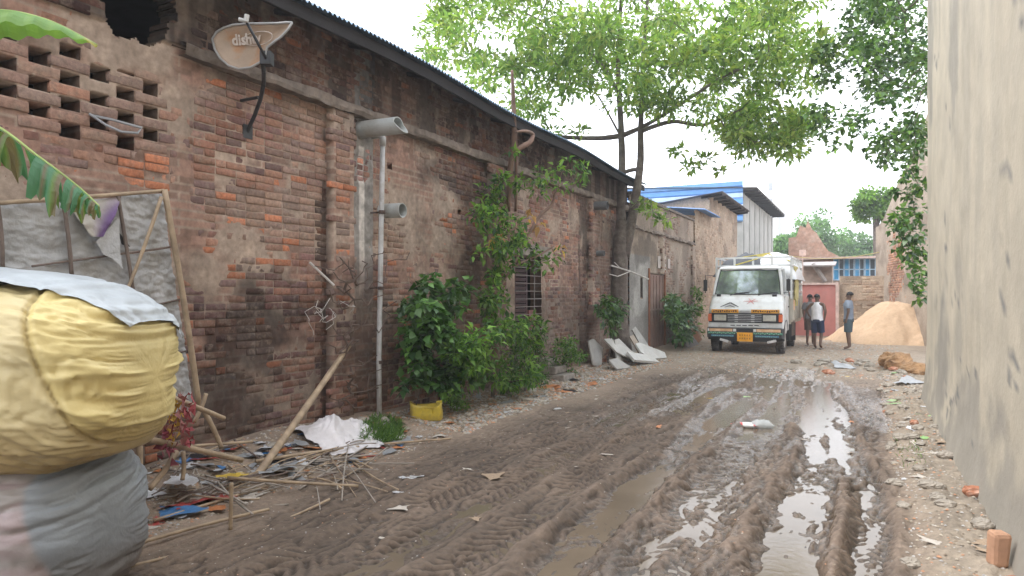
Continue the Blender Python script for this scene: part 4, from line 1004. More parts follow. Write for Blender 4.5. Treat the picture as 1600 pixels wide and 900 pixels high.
# grass tufts
def grass(name, label, poly, n, hgt, seed, pal=GREEN, cat='grass', kind='stuff'):
    r = np.random.default_rng(seed); Ps = []
    xs_ = [p[0] for p in poly]; ys_ = [p[1] for p in poly]
    while len(Ps) < n:
        px, py = r.uniform(min(xs_), max(xs_)), r.uniform(min(ys_), max(ys_))
        if inpoly(px, py, poly): Ps.append(ghit(px, py))
    Ps = np.array(Ps); d = r.normal(0, .45, (n, 3)); d[:, 2] = 1
    V, Fc, C = leaves(Ps, d, hgt*(.5+r.random(n)), .12, leafcols(n, pal, r), .5, r)
    return tag(put_np(name, V, [Fc], C, leaf_m, None, org=tuple(Ps[0])), label, cat, None, kind)
grass('grass', 'short green grass around the foot of the white downpipe', [(560, 672), (585, 655), (628, 660), (630, 688), (600, 695), (570, 690)], 1500, .10, 80)
grass('grass', 'sparse green weeds sprouting from the right hand verge', [(1395, 690), (1432, 690), (1450, 730), (1410, 735)], 70, .05, 81)

# ------------------------------------------------------------------ satellite dish
def hang(t, pts): return [np.array(at(a, b, t)) for a, b in pts]
dish = thing('satellite_dish', 'rusty satellite dish with faded lettering bolted high on the brick wall under the tin roof', 'satellite dish', at(386, 205, 6.95))
oc = np.array(at(385, 72, 6.35)); out_px = [(462, 42), (455, 52), (444, 62), (430, 70), (420, 77), (418, 88), (408, 99), (392, 106), (372, 107), (354, 100), (340, 88), (330, 72), (326, 56), (333, 46), (346, 40), (362, 37), (385, 37), (410, 39), (438, 41), (452, 41)]
fx = np.array((CA, SA, 0)); fz_ = np.array((0, 0, 1.)); fn = np.array((SA, -CA, 0)); fn = -np.array((-SA, CA, 0))    # towards the camera
def dpt(px, py, push=0):
    tt = 6.35; p = np.array(at(px, py, tt)); e = (px-385)/77.; p = p-fn*(-.10*e)+fn*push*0; return p
rings = []; m = len(out_px); oc2 = dpt(378, 72)
for k in range(9):
    f = k/8; ring = []
    for (a, b) in out_px:
        e = dpt(a, b); p = oc2*(1-f)+e*f; ring.append(p-fn*.10*(1-f*f))
    rings.append(ring)
back = [[p-fn*.012 for p in r_] for r_ in rings[::-1]]
mb = MB(); 
for k in range(8):
    for i in range(m): pass
mb.loft(rings[1:]+back[:-1], cap=True)
lip = MB(); lip.tube([p for p in rings[-1]]+[rings[-1][0]], .011, 6)
do = put('dish', mb, mat('rusted_dish', (.42, .32, .24), .6, var=.15, scale=5, bump=.1, tint=(.46, .22, .09), tscale=3.2, tamt=.85, metal=.1), dish, smooth=True)
put('rim', lip, mat('dish_rim', (.36, .36, .36), .5), do, smooth=True)
# faded lettering and ring on the dish
def text_mesh(txt, size, depth=.002):
    c = bpy.data.curves.new('txt', 'FONT'); c.body = txt; c.size = size; c.extrude = depth; c.align_x = 'CENTER'; c.offset = .004
    o = bpy.data.objects.new('txt', c); COL.objects.link(o); dg_ = bpy.context.evaluated_depsgraph_get(); me = bpy.data.meshes.new_from_object(o.evaluated_get(dg_))
    vs = [tuple(v.co) for v in me.vertices]; fs = [tuple(p.vertices) for p in me.polygons]; bpy.data.objects.remove(o); bpy.data.curves.remove(c); bpy.data.meshes.remove(me); return vs, fs
vs, fs = text_mesh('dishtv', .125)
tm_ = MB(); o0 = dpt(384, 62)
ex = np.array((CA*.97, SA*.97-.0, .0))+np.array((0, 0, -.03)); 
def dproj(x, y):
    px = 384+x*F/6.35; py = 64-y*F/6.35
    # depth on the bowl
    best = math.hypot((px-378)/70., (py-72)/36.); f = min(best, 1)
    return dpt(px, py)-fn*(.10*(1-f*f)-.016)
tm_.add([dproj(v[0]-.02, v[1])+fn*v[2] for v in vs], fs)
el_ = []
for k in range(25):
    a = 2*pi*k/24; el_.append(dproj(.10+.16*cos(a), .035+.055*sin(a)))
tm_.tube(el_, .004, 5)
put('lettering', tm_, mat('faded_white_paint', (.66, .60, .55), .7, var=.1, tint=(.45, .32, .24), tscale=8, tamt=.5), do)
am = MB(); A0 = np.array(at(383, 30, 6.05)); A1 = np.array(at(416, 92, 6.25)); A2 = np.array(at(412, 130, 6.6)); A3 = np.array(at(398, 180, 6.9)); A4 = np.array(at(386, 206, 6.98))
am.tube([A0, A1], .013, 8); put('feed_arm', am, mat('black_iron', (.035, .037, .042), .55, bump=.2), dish, smooth=True)
am = MB(); am.tube([at(410, 98, 6.35), at(412, 110, 6.4), A2, at(407, 155, 6.75), A3, A4], .02, 9); am.tube([at(350, 153, 6.95), at(378, 157, 6.9), at(404, 152, 6.78)], .016, 7); am.box(A4, (.03, .12, .14)); am.box(at(350, 153, 7.0), (.03, .10, .06)); am.box(at(417, 92, 6.35), (.1, .1, .12), rz=.5)
put('wall_bracket', am, MATS['black_iron'], dish)
am = MB(); am.tube([at(373, 30, 6.03), at(384, 33, 6.04)], .018, 8); am.tube([at(384, 34, 6.04), at(386, 23, 6.04)], .022, 8); put('feed_horn', am, mat('dirty_white_plastic', (.55, .55, .54), .5), dish)
cb = MB(); cb.tube([at(140, 178, 5.55), at(165, 195, 5.55), at(190, 206, 5.6), at(215, 208, 5.7), at(222, 200, 5.75), at(175, 187, 5.6), at(142, 180, 5.56)], .011, 6)
tag(put('wire_loop', cb, mat('grey_cable', (.30, .31, .33), .6), org=at(180, 200, 5.6)), 'looped grey cable hanging out of a lattice opening', 'cable')

# ------------------------------------------------------------------ patched screen of bamboo and sheeting
PX = -5.22
scr = thing('tarpaulin_screen', 'bamboo framed screen of grimy white plastic sheets leaning on the wall behind the yellow bale', 'screen', onx(150, 560, PX))
sq = lambda a, b, X=PX: np.array(onx(a, b, X))
sheet_m = mat('grimy_sheet', (.43, .43, .435), .55, var=.22, scale=3, bump=.5, bscale=14, bdist=.03, tint=(.24, .22, .19), tscale=3.5, tamt=.7)
def sheet(c4, seed, name='sheet', m=None, amp=.018, nx_=36, ny_=36, ragged=0, label=None):
    u = np.linspace(0, 1, nx_); v = np.linspace(0, 1, ny_); U, Vv = np.meshgrid(u, v)
    A, B, C_, D_ = [np.array(sq(*p)) for p in c4]
    P = (A*(1-U[..., None])+B*U[..., None])*(1-Vv[..., None])+(D_*(1-U[..., None])+C_*U[..., None])*Vv[..., None]
    h = amp*(fbm(U*5+seed, Vv*9, 4, seed)-.5)*2+amp*.9*np.abs(fbm(U*3+Vv*4, Vv*14-U*5, 3, seed+2)-.5)*2
    P[..., 0] += h
    if ragged: P[..., 2] += ragged*(fbm(U*8, Vv*3, 3, seed)-.5)*(Vv)
    mb = MB(); mb.grid(P[..., 0], P[..., 1], P[..., 2]); o = put(name, mb, m or sheet_m, scr, smooth=True)
    if label: o['label'] = label
sheet([(-40, 320), (100, 316), (108, 412), (-40, 425)], 501); sheet([(100, 316), (186, 308), (196, 400), (108, 412)], 502); sheet([(186, 306), (254, 302), (264, 388), (198, 396)], 503)
sheet([(108, 412), (198, 398), (215, 500), (120, 520)], 504); sheet([(198, 398), (264, 388), (278, 470), (212, 482)], 505); sheet([(212, 484), (278, 470), (290, 550), (225, 565)], 506); sheet([(225, 566), (290, 550), (302, 640), (240, 650)], 507, ragged=.1)
sheet([(-40, 425), (110, 412), (120, 560), (-40, 600)], 508)
bag_m0 = mat('stained_cloth', attr=True, rough=.8, var=.2, scale=5, bump=.4, bscale=20)
pur = mat('purple_stained_cloth', (.38, .33, .30), .8, var=.3, scale=3, bump=.3, tint=(.16, .08, .26), tscale=1.6, tamt=.95)
pm_ = MB(); T_ = [sq(108, 322, PX+.05), sq(190, 306, PX+.05), sq(188, 340, PX+.07), sq(170, 362, PX+.09), sq(150, 378, PX+.10), sq(128, 352, PX+.08)]
u_ = np.linspace(0, 1, 26); U_, V_ = np.meshgrid(u_, u_); Pq = (T_[0]*(1-U_[..., None])+T_[1]*U_[..., None])*(1-V_[..., None])+((T_[0]*.15+T_[4]*.85)*(1-U_[..., None])+(T_[3]*.5+T_[4]*.5)*U_[..., None])*V_[..., None]
Pq[..., 0] += .02*(fbm(U_*4, V_*5, 3, 9)-.5)+.03*np.sin(V_*3)*U_; kq = sstep(.45, .95, U_*.75+V_*.45+.25*(fbm(U_*3, V_*3, 3, 8)-.5))[..., None]
pm_.grid(Pq[..., 0], Pq[..., 1], Pq[..., 2], np.array((.40, .37, .33))*(1-kq)+np.array((.14, .08, .20))*kq); put('torn_cloth', pm_, bag_m0, scr, smooth=True)
pw = MB(); T_ = [sq(150, 378, PX+.10), sq(186, 340, PX+.08), sq(188, 395, PX+.09), sq(192, 420, PX+.11), sq(176, 404, PX+.1), sq(162, 398, PX+.1)]
pw.add(T_, [(0, 1, 2), (0, 2, 5), (5, 2, 4), (4, 2, 3)]); put('torn_cloth', pw, sheet_m, scr)
bh = MB(); T_ = [sq(184, 360, PX+.035), sq(204, 386, PX+.035), sq(190, 382, PX+.036)]; bh.add(T_, [(0, 1, 2)]); put('tear', bh, MATS['unlit_dark'], scr)  # flat near-black patch stands for the dark gap of a tear
bam = mat('bamboo', (.38, .285, .19), .65, var=.25, scale=9, bump=.25, tint=(.22, .16, .11), tscale=6, tamt=.6)
batt = mat('dark_batten', (.17, .13, .11), .85, var=.3, bump=.4)
def pole(p, q_, r0, r1, name, m, parent=None, label=None, cat=None, group=None, n=9, bend=.0, seed=0, sag_=0):
    mb = MB(); p = np.array(p, float); q_ = np.array(q_, float); N = 12; r = random.Random(seed); pts = []; rad = []
    bv = np.array((r.uniform(-1, 1), r.uniform(-1, 1), r.uniform(-1, 1)))*bend
    for i in range(N+1):
        f = i/N; pts.append(p*(1-f)+q_*f+bv*sin(pi*f)); rad.append((r0*(1-f)+r1*f)*(1.07 if i % 3 == 0 else 1))
    mb.tube(pts, rad, n, wob=.03)
    o = put(name, mb, m, parent, smooth=True, org=None if parent else tuple(p))
    if parent is None: tag(o, label, cat, group)
    elif label: o['label'] = label
    return o
X_ = PX+.05
pole(sq(-45, 320, X_), sq(256, 298, X_), .016, .015, 'frame_pole', bam, scr, bend=.01)
pole(sq(257, 296, X_+.02), sq(312, 640, X_+.04), .023, .025, 'frame_pole', bam, scr, bend=.01, seed=2)
for a, b in (((98, 312), (112, 430)), ((184, 304), (222, 560)), ((-4, 318), (4, 420))): pole(sq(*a, X_), sq(*b, X_), .014, .014, 'batten', batt, scr, bend=.01)
for a, b in (((50, 416), (266, 386)), ((212, 484), (280, 468)), ((226, 564), (292, 548))): pole(sq(*a, X_+.005), sq(*b, X_+.005), .008, .008, 'batten', batt, scr, bend=.02, seed=4)
pole(sq(252, 308, X_+.03), sq(194, 465, X_+.03), .015, .013, 'brace', bam, scr, bend=.01)

# ------------------------------------------------------------------ bales
def bale(name, label, cat, cen, R_, seed, mats, wr, colf=None, yaw=0, sq_=.8, parent=None, tie=None):
    nu, nv = 280, 170; u = np.linspace(0, 2*pi, nu, endpoint=False); v = np.linspace(-pi/2, pi/2, nv); U, Vv = np.meshgrid(u, v)
    # long axis = local x, superellipsoid
    f = lambda a, e: np.sign(a)*np.abs(a)**e
    x = f(np.sin(Vv), sq_*.85); y = f(np.cos(Vv), sq_)*f(np.cos(U), sq_); z = f(np.cos(Vv), sq_)*f(np.sin(U), sq_)
    nrm = np.stack((x, y, z), -1); nrm /= np.linalg.norm(nrm, axis=-1, keepdims=True)+1e-9
    P = np.stack((x*R_[0], y*R_[1], z*R_[2]), -1)
    h = wr(U, Vv, x, y, z)*np.clip(np.cos(Vv)*2.2, 0, 1); P = P+nrm*h[..., None]
    C = colf(U, Vv, x, y, z) if colf is not None else np.ones(P.shape)
    ca, sa = cos(yaw), sin(yaw); X = P[..., 0]*ca-P[..., 1]*sa+cen[0]; Y = P[..., 0]*sa+P[..., 1]*ca+cen[1]; Z = P[..., 2]+cen[2]
    mb = MB(); mb.grid(X, Y, Z, C, close=True)
    o = put(name, mb, mats, parent, smooth=True, org=(cen[0], cen[1], cen[2]-R_[2]) if parent is None else None)
    if parent is None: tag(o, label, cat)
    return o
bag_m = mat('sack_cloth', attr=True, rough=.62, var=.12, scale=6, bump=.35, bscale=45, bdist=.006, spec=.3)
tarp_m = mat('glossy_tarp', attr=True, rough=.42, var=.06, scale=4, bump=.3, bscale=12, bdist=.02, spec=.5)
lc = np.array(at(-95, 800, 3.75)); lc[2] = .38
def wr_low(U, V, x, y, z):
    s = x*2.2+z*1.2
    return .045*(np.abs(fbm(z*4-x*2, x*4+z*5+U, 4, 601)-.5)*2)**.7+.028*(fbm(U*1.5, x*2, 3, 602)-.5)+.012*(np.abs(fbm(z*16+x*4, x*3+U*.5, 3, 603)-.5))*2
def col_low(U, V, x, y, z):
    n = fbm(x*3, z*3+y, 4, 610)[..., None]; w_ = sstep(.86, .89, x+.12*z+.05*(n[..., 0]-.5))[..., None]
    g = np.array((.30, .275, .26))*(.75+.5*n); pk = np.array((.36, .29, .29))*(.8+.4*n)
    k = sstep(.45, .6, fbm(x*2+5, z*5, 3, 611))[..., None]; c = g*(1-k)+pk*k
    bl_ = np.array((.25, .275, .30))*(.75+.5*n); c = c*(1-w_)+bl_*w_
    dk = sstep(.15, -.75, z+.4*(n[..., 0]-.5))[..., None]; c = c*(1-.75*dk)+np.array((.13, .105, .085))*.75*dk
    return c
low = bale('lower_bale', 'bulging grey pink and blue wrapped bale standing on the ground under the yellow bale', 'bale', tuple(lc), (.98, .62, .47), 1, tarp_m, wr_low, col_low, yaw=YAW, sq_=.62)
yc = np.array(at(-34, 590, 3.72)); yc[2] = 1.20
def wr_yel(U, V, x, y, z):
    e = np.abs(x)
    # folds run from the gathered right end back over the bale
    sg = x-.76+.20*z; fold = np.abs(fbm(z*6+1.5*fbm(x*2.5, z*2, 3, 622)*2+sg*(6*(z < .1)+3), x*3+z*2, 4, 620)-.5)*2*np.where(sg < 0, .6, 1.0)
    return .07*(fold**.7-.3)*(.5+.5*e)+.03*(fbm(U*1.2, x*2, 3, 621)-.5)*2+.020*(np.abs(fbm(z*22+x*6, x*5, 3, 623)-.5))*2-.035*np.exp(-((x-.76+.20*z)/.012)**2)+.05*np.maximum(0, z)*e-.0
def col_yel(U, V, x, y, z):
    n = fbm(x*3, z*4, 4, 630)[..., None]
    c = np.array((.66, .54, .24))*(.85+.3*n); left = sstep(.012, -.012, x-.76+.20*z)[..., None]; c = c*(1-left)+np.array((.60, .50, .27))*(.85+.3*n)*left
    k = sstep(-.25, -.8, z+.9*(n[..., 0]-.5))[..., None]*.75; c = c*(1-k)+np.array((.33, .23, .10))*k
    return c
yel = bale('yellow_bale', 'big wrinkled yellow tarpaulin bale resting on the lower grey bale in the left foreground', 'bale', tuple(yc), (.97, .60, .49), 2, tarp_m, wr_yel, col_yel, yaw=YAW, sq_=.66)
# white cloth laid over the top
uu = np.linspace(.16*pi, .66*pi, 80); vv = np.linspace(-1.2, 1.12, 110); U, Vv = np.meshgrid(uu, vv)
U = U+.04*(Vv+.2)*(U > .5*pi)*-1*(U/pi-.5)*2
f_ = lambda a, e: np.sign(a)*np.abs(a)**e
x_ = f_(np.sin(Vv), .66*.85); y_ = f_(np.cos(Vv), .66)*f_(np.cos(U), .66); z_3 = f_(np.cos(Vv), .66)*f_(np.sin(U), .66)
nn_ = np.stack((x_, y_, z_3), -1); nn_ /= np.linalg.norm(nn_, axis=-1, keepdims=True)
hC = .030+wr_yel(U, Vv, x_, y_, z_3)*.5+.10*np.clip(z_3, 0, 1)**2*np.clip(1-np.abs(x_+.2), 0, 1)+.02*np.abs(fbm(U*6+Vv*2, Vv*3, 4, 641)-.5)*2
Pc = np.stack((x_*.97, y_*.60, z_3*.49), -1)+nn_*hC[..., None]
wc = MB(); wc.grid(Pc[..., 0]*cos(YAW)-Pc[..., 1]*sin(YAW)+yc[0], Pc[..., 0]*sin(YAW)+Pc[..., 1]*cos(YAW)+yc[1], Pc[..., 2]+yc[2], np.ones(Pc.shape)*np.array((.47, .51, .54)))
tag(put('white_cover_cloth', wc, bag_m, smooth=True, org=tuple(yc+(0, 0, .4))), 'pale bluish white cloth draped over the top of the yellow bale', 'cloth')
wb = MB(); P_, _ = None, None
c0 = np.array(at(232, 532, 4.05))
wbx = np.linspace(0, 2*pi, 30, endpoint=False)
rg_ = []
for k in range(9):
    a = -pi/2+pi*k/8; rg_.append([c0+np.array((.10*cos(a)*cos(t)+.02*sin(3*t), .08*cos(a)*sin(t), .085*sin(a)-.05*cos(t)*cos(a)))*(1+.15*sin(5*t+k)) for t in wbx])
wb.loft(rg_); wb.c = [(.66, .65, .6)]*len(wb.v); tag(put('white_pouch', wb, bag_m, smooth=True, org=tuple(c0)), 'small white cloth pouch poking out behind the right end of the yellow bale', 'pouch')
# garland of cloth scraps hanging behind the bale
gm_ = thing('scrap_garland', 'ragged red yellow and orange cloth strips hanging between the bale end and the screen', 'cloth strips', at(285, 640, 5.2))
r = np.random.default_rng(70)
for nm, colr_, cx in (('red_strip', (.34, .07, .08), 293), ('yellow_strip', (.55, .33, .05), 272), ('pink_strip', (.36, .15, .14), 282), ('maroon_strip', (.22, .04, .06), 262)):
    mb = MB()
    for k in range(42):
        a = np.array(at(r.normal(cx, 6), r.uniform(615, 695) if nm != 'maroon_strip' else r.uniform(650, 715), 5.1+r.uniform(-.12, .12))); e = r.normal(0, .022, (4, 3)); mb.add([a, a+e[0]+(0, 0, .02), a+e[1]+(0, 0, -.03), a+e[2]], [(0, 1, 2), (0, 2, 3)])
    put(nm, mb, mat(nm+'_cloth', colr_, .8, var=.3, scale=12), gm_)

# ------------------------------------------------------------------ bamboo sticks and rubbish by the wall
def gstick(a, b, r0, label, za=.03, zb=.03, group=None, m=None, seed=0, bend=.01, name='bamboo_stick'):
    A = np.array(ghit(*a)); B = np.array(ghit(*b)); A[2] += za; B[2] += zb
    return pole(A, B, r0, r0*.9, name, m or bam, None, label, 'stick', group, 8, bend, seed)
A = np.array(ghit(383, 733)); B = q(545, 540, -5.43); pole(A+(0, 0, -.05), B, .036, .030, 'bamboo_pole', bam, None, 'long stout bamboo pole leaning diagonally against the brick wall', 'pole', n=10, bend=.01)
def fstick(a, ta, b, tb, r_, label, seed=0, name='bamboo_stick'): return pole(at(*a, ta), at(*b, tb), r_, r_*.92, name, bam, None, label, 'stick', None, 8, .01, seed)
fstick((226, 685), 4.9, (378, 719), 5.7, .024, 'thick bamboo stick jutting level from under the yellow bale')
fstick((270, 622), 5.1, (350, 654), 5.5, .021, 'short bamboo stick slanting off the foot of the screen')
fstick((303, 660), 5.5, (322, 615), 5.6, .018, 'stubby bamboo stick crossing the foot of the screen pole')
fstick((318, 640), 5.9, (346, 700), 6.0, .022, 'broken lower bamboo leg below the screen')
fstick((217, 686), 4.8, (215, 762), 4.75, .022, 'upright bamboo stick beside the blue end of the lower bale')
fstick((276, 706), 5.3, (234, 764), 5.0, .022, 'bamboo stick slanting down left below the level stick')
fstick((286, 706), 5.3, (285, 750), 5.2, .017, 'short upright bamboo peg under the level stick')
fstick((250, 700), 5.5, (395, 690), 6.3, .013, 'thin bamboo stick lying behind the level stick', 3)
gstick((360, 828), (361, 768), .012, 'thin upright peg stuck in the ground in front of the stick heap') if False else None
Pp = np.array(ghit(360, 828)); pole(Pp, Pp+(0.01, 0, .33), .014, .013, 'wooden_peg', bam, None, 'thin wooden peg standing upright in the dirt before the stick heap', 'peg')
# long sticks lying in front
gstick((70, 905), (420, 802), .013, 'long thin bamboo lying nearest the camera, from the lower bale to the lane', seed=1, bend=.03)
gstick((150, 905), (515, 786), .011, 'long curved cane on the dirt in front of the stick heap', seed=2, bend=.05)
gstick((240, 820), (470, 748), .012, 'pale cane lying across the front edge of the heap', seed=3, bend=.03)
gstick((355, 762), (560, 765), .014, 'straight cane pointing right out of the stick heap', seed=4, za=.10)
gstick((400, 710), (560, 700), .016, 'flat lying cane just left of the white plastic sheet', seed=5, za=.08, zb=.02)
gstick((600, 697), (705, 690), .012, 'thin cane on the ground right of the grass tuft', seed=6)
gstick((640, 768), (700, 728), .009, 'broken twig lying on the dirt below the yellow canister', seed=7) if False else None
r = np.random.default_rng(90)
for k in range(115):
    px = r.uniform(235, 560); py = r.uniform(700, 800-(px-235)*.12); L_ = r.uniform(25, 110); an = r.normal(-.28, .38)
    if r.random() < .15: an += 1.2
    a = (px, py); b = (px+L_*cos(an), py+L_*sin(an)*.8)
    if b[1] < 690 or b[1] > 812: continue
    gstick(a, b, r.uniform(.004, .010), ('long' if L_ > 75 else 'short' if L_ < 45 else 'medium')+(' steep' if abs(an) > .8 else ' slanting' if an < -.3 else ' level')+' split bamboo cane in the tangled heap, '+('near the lower bale' if px < 300 else 'near the leaning pole' if px < 400 else 'near the white plastic sheet'), za=r.uniform(.0, .08), zb=r.uniform(.0, .08), group='canes tangled in the stick heap', m=bam if r.random() < .3 else batt if r.random() < .3 else mat('grey_cane', (.33, .29, .25), .8, var=.25), seed=100+k, name='bamboo_cane', bend=.02)

# crumpled scraps
def scrap_mesh(name, seed, m, sx=1, crump=.25, n=7):
    r = np.random.default_rng(seed); u = np.linspace(-.5, .5, n); U, Vv = np.meshgrid(u, u)
    U = U+r.normal(0, .035, U.shape); Vv = Vv+r.normal(0, .035, U.shape); Z = crump*np.abs(fbm(U*3+seed, Vv*3, 3, seed)-.42)*1.6+.02
    X = U*sx*(1+.3*np.sin(Vv*4+seed)); Y = Vv*(1+.35*np.sin(U*5+seed))
    me = bpy.data.meshes.new(name); idx = np.arange(n*n).reshape(n, n); fs = []
    for i in range(n-1):
        for j in range(n-1):
            if r.random() < .07 and (i in (0, n-2) or j in (0, n-2)): continue
            fs.append((int(idx[i, j]), int(idx[i, j+1]), int(idx[i+1, j+1]), int(idx[i+1, j])))
    me.from_pydata(np.stack((X, Y, Z), -1).reshape(-1, 3).tolist(), [], fs); me.materials.append(m); me.polygons.foreach_set('use_smooth', [True]*len(fs)); return me
SC = {}
for nm, c, rg2 in (('pale_paper', (.50, .45, .39), .85), ('white_plastic', (.55, .55, .56), .4), ('grey_plastic', (.30, .31, .32), .45), ('blue_plastic', (.07, .20, .42), .4), ('red_wrapper', (.42, .07, .06), .4), ('orange_wrapper', (.50, .19, .07), .5), ('black_plastic', (.02, .02, .024), .35), ('brown_card', (.34, .25, .17), .9), ('clear_green_wrapper', (.25, .45, .15), .4), ('yellow_wrapper', (.6, .42, .06), .4)):
    m_ = mat(nm, c, rg2, var=.2, scale=9, bump=.15); SC[nm] = [scrap_mesh(nm, s_*13+len(nm), m_, 1+.5*(s_ % 3), .10 if nm in ('pale_paper', 'brown_card') else .22) for s_ in range(3)]
def scrap(kind, x, y, size, label, cat, group=None, name=None, dz=0):
    me = SC[kind][random.randrange(3)]; o = bpy.data.objects.new(name or kind+'_scrap', me); COL.objects.link(o); o.location = (x, y, gz(x, y)+.004+dz)
    o.rotation_euler = (random.uniform(-.12, .12), random.uniform(-.12, .12), random.uniform(0, 6.28)); o.scale = (size, size*random.uniform(.5, 1), size*.8); return tag(o, label, cat, group)
MARKS = [('the lower bale', -4.2, 2.6), ('the wooden peg', -4.5, 3.3), ('the leaning bamboo pole', -5.2, 4.6), ('the white plastic sheet', -4.95, 5.75), ('the white downpipe', -5.38, 7.0), ('the yellow canister', -4.8, 7.6),
         ('the mango bush', -5.1, 9.9), ('the doorway steps', -5.3, 12.1), ('the wall shrub', -5.2, 13.7), ('the slab pile', -4.8, 16.2), ('the truck', -2.9, 19.5), ('the milk packet', -.95, 8.0), ('the worn upright brick', .75, 4.3),
         ('the cardboard piece', -3.3, 5.4), ('the soil mounds', .5, 15.5), ('the flattened cement sack', -.6, 17)]
def nearest(x, y): return min(MARKS, key=lambda m: (m[1]-x)**2+(m[2]-y)**2)[0]
def scatter(n, xr, yr, kinds, sz, label, group, seed, cond=None):
    r = np.random.default_rng(seed); c = 0
    while c < n:
        x, y = r.uniform(*xr), r.uniform(*yr)
        if cond and not cond(x, y): continue
        k = kinds[r.integers(len(kinds))]; nice = {'pale_paper': 'pale paper scrap', 'white_plastic': 'white plastic scrap', 'grey_plastic': 'grey plastic scrap', 'blue_plastic': 'blue plastic scrap', 'red_wrapper': 'red wrapper', 'orange_wrapper': 'orange wrapper', 'black_plastic': 'black plastic scrap', 'brown_card': 'brown card scrap', 'clear_green_wrapper': 'green wrapper', 'yellow_wrapper': 'yellow wrapper'}[k]
        scrap(k, x, y, sz_ := r.uniform(*sz), ('big ' if sz_ > sz[0]*.35+sz[1]*.65 else 'small ' if sz_ < sz[0]*.65+sz[1]*.35 else '')+nice+' '+label+', nearest '+nearest(x, y), 'scrap', nice+'s '+group); c += 1
random.seed(11)
scatter(150, (-5.35, -4.4), (3.0, 6.6), ['pale_paper', 'white_plastic', 'grey_plastic', 'white_plastic', 'orange_wrapper', 'brown_card', 'grey_plastic', 'red_wrapper', 'blue_plastic', 'black_plastic'], (.05, .17), 'in the rubbish', 'by the stick heap', 1)
scatter(85, (-5.3, -4.4), (6.6, 15), ['pale_paper', 'pale_paper', 'white_plastic', 'grey_plastic', 'brown_card', 'orange_wrapper', 'brown_card'], (.07, .22), 'on the brick wall verge', 'along the brick wall', 2)
scatter(42, (-4.6, -2.3), (3.2, 15), ['pale_paper', 'brown_card', 'white_plastic'], (.03, .09), 'trodden into the dirt of the lane', 'in the lane', 3)
scatter(46, (.28, .78), (4.2, 16), ['pale_paper', 'grey_plastic', 'brown_card', 'white_plastic', 'brown_card', 'clear_green_wrapper'], (.05, .15), 'on the rendered wall verge', 'beside the rendered wall', 4, lambda x, y: True)
scatter(14, (-2.4, .2), (8, 17), ['orange_wrapper', 'pale_paper', 'yellow_wrapper', 'brown_card', 'clear_green_wrapper'], (.05, .13), 'lying on the wet mud of the lane', 'on the mud', 5)
def one_scrap(kind, px, py, size, label, cat, name, dz=0): h_ = ghit(px, py); return scrap(kind, h_[0], h_[1], size, label, cat, None, name, dz)
one_scrap('brown_card', 772, 745, .22, 'flat pale cardboard piece lying alone on the dirt in mid lane', 'cardboard', 'cardboard_piece')
one_scrap('red_wrapper', 315, 785, .30, 'crumpled dark red wrapper at the front of the stick heap', 'wrapper', 'wrapper'); one_scrap('blue_plastic', 268, 800, .26, 'bright blue plastic strip beside the lower bale', 'plastic strip', 'plastic_strip')
one_scrap('white_plastic', 282, 762, .28, 'white plastic bag in the stick heap next to the lower bale', 'plastic bag', 'plastic_bag', .1); one_scrap('grey_plastic', 430, 708, .42, 'crumpled grey plastic bag left of the white plastic sheet', 'plastic bag', 'plastic_bag', .03)
one_scrap('yellow_wrapper', 362, 742, .2, 'yellow wrapper caught in the middle of the stick heap', 'wrapper', 'wrapper', .08)
one_scrap('pale_paper', 620, 795, .2, 'torn pale sheet of wrapping pressed into the dirt', 'paper', 'paper_sheet'); one_scrap('black_plastic', 886, 594, .36, 'black plastic bag on the verge right of the steps', 'plastic bag', 'plastic_bag')
one_scrap('white_plastic', 640, 745, .2, 'white scrap of plastic on dirt below the canister', 'plastic scrap', 'plastic_scrap'); one_scrap('black_plastic', 890, 612, .2, 'small black rag below the black plastic bag', 'rag', 'rag')
one_scrap('grey_plastic', 1312, 572, .5, 'grey green cement sack flattened on the rubble near the men', 'sack', 'cement_sack', .03); one_scrap('grey_plastic', 1420, 600, .45, 'grey sack half buried in rubble beside the rendered wall edge', 'sack', 'cement_sack', .03)
one_scrap('yellow_wrapper', 1417, 538, .5, 'yellow wrapper at the right foot of the sand heap', 'wrapper', 'wrapper', .03); one_scrap('white_plastic', 1302, 686, .34, 'white plastic piece floating in the brightest puddle', 'plastic piece', 'plastic_piece')
# red and white milk packet with clear bag
h_ = ghit(1172, 672); pk = thing('milk_packet', 'red and white packet with a clear plastic bag lying in the wet mud', 'packet', h_)
def cushion(c, ax_, sz, col, seed, yaw, ends=.2):
    mb = MB(); u = np.linspace(-1, 1, 22); v = np.linspace(0, 2*pi, 20, endpoint=False); U, Vv = np.meshgrid(u, v); th = (1-np.abs(U)**3)*.9+.1
    x = U*sz[0]*(1+.1*np.sin(Vv*2)); y = np.cos(Vv)*sz[1]*(.85+.15*np.abs(U)); z = np.sin(Vv)*sz[2]*th*(1+.4*(fbm(U*3, Vv*2, 3, seed)-.5)*2)
    ca, sa = cos(yaw), sin(yaw); V = np.stack((x*ca-y*sa+c[0], x*sa+y*ca+c[1], z+c[2]), -1); n = V.shape
    idx = np.arange(n[0]*n[1]).reshape(n[0], n[1]); mb.v = V.reshape(-1, 3).tolist(); mb.c = [tuple(col(a)) for a in np.tile(u, (20, 1)).ravel()]; fs = []
    for i in range(20):
        for j in range(21): fs.append((int(idx[i, j]), int(idx[i, j+1]), int(idx[(i+1) % 20, j+1]), int(idx[(i+1) % 20, j])))
    mb.f = fs; mb.mi = [0]*len(fs); return mb
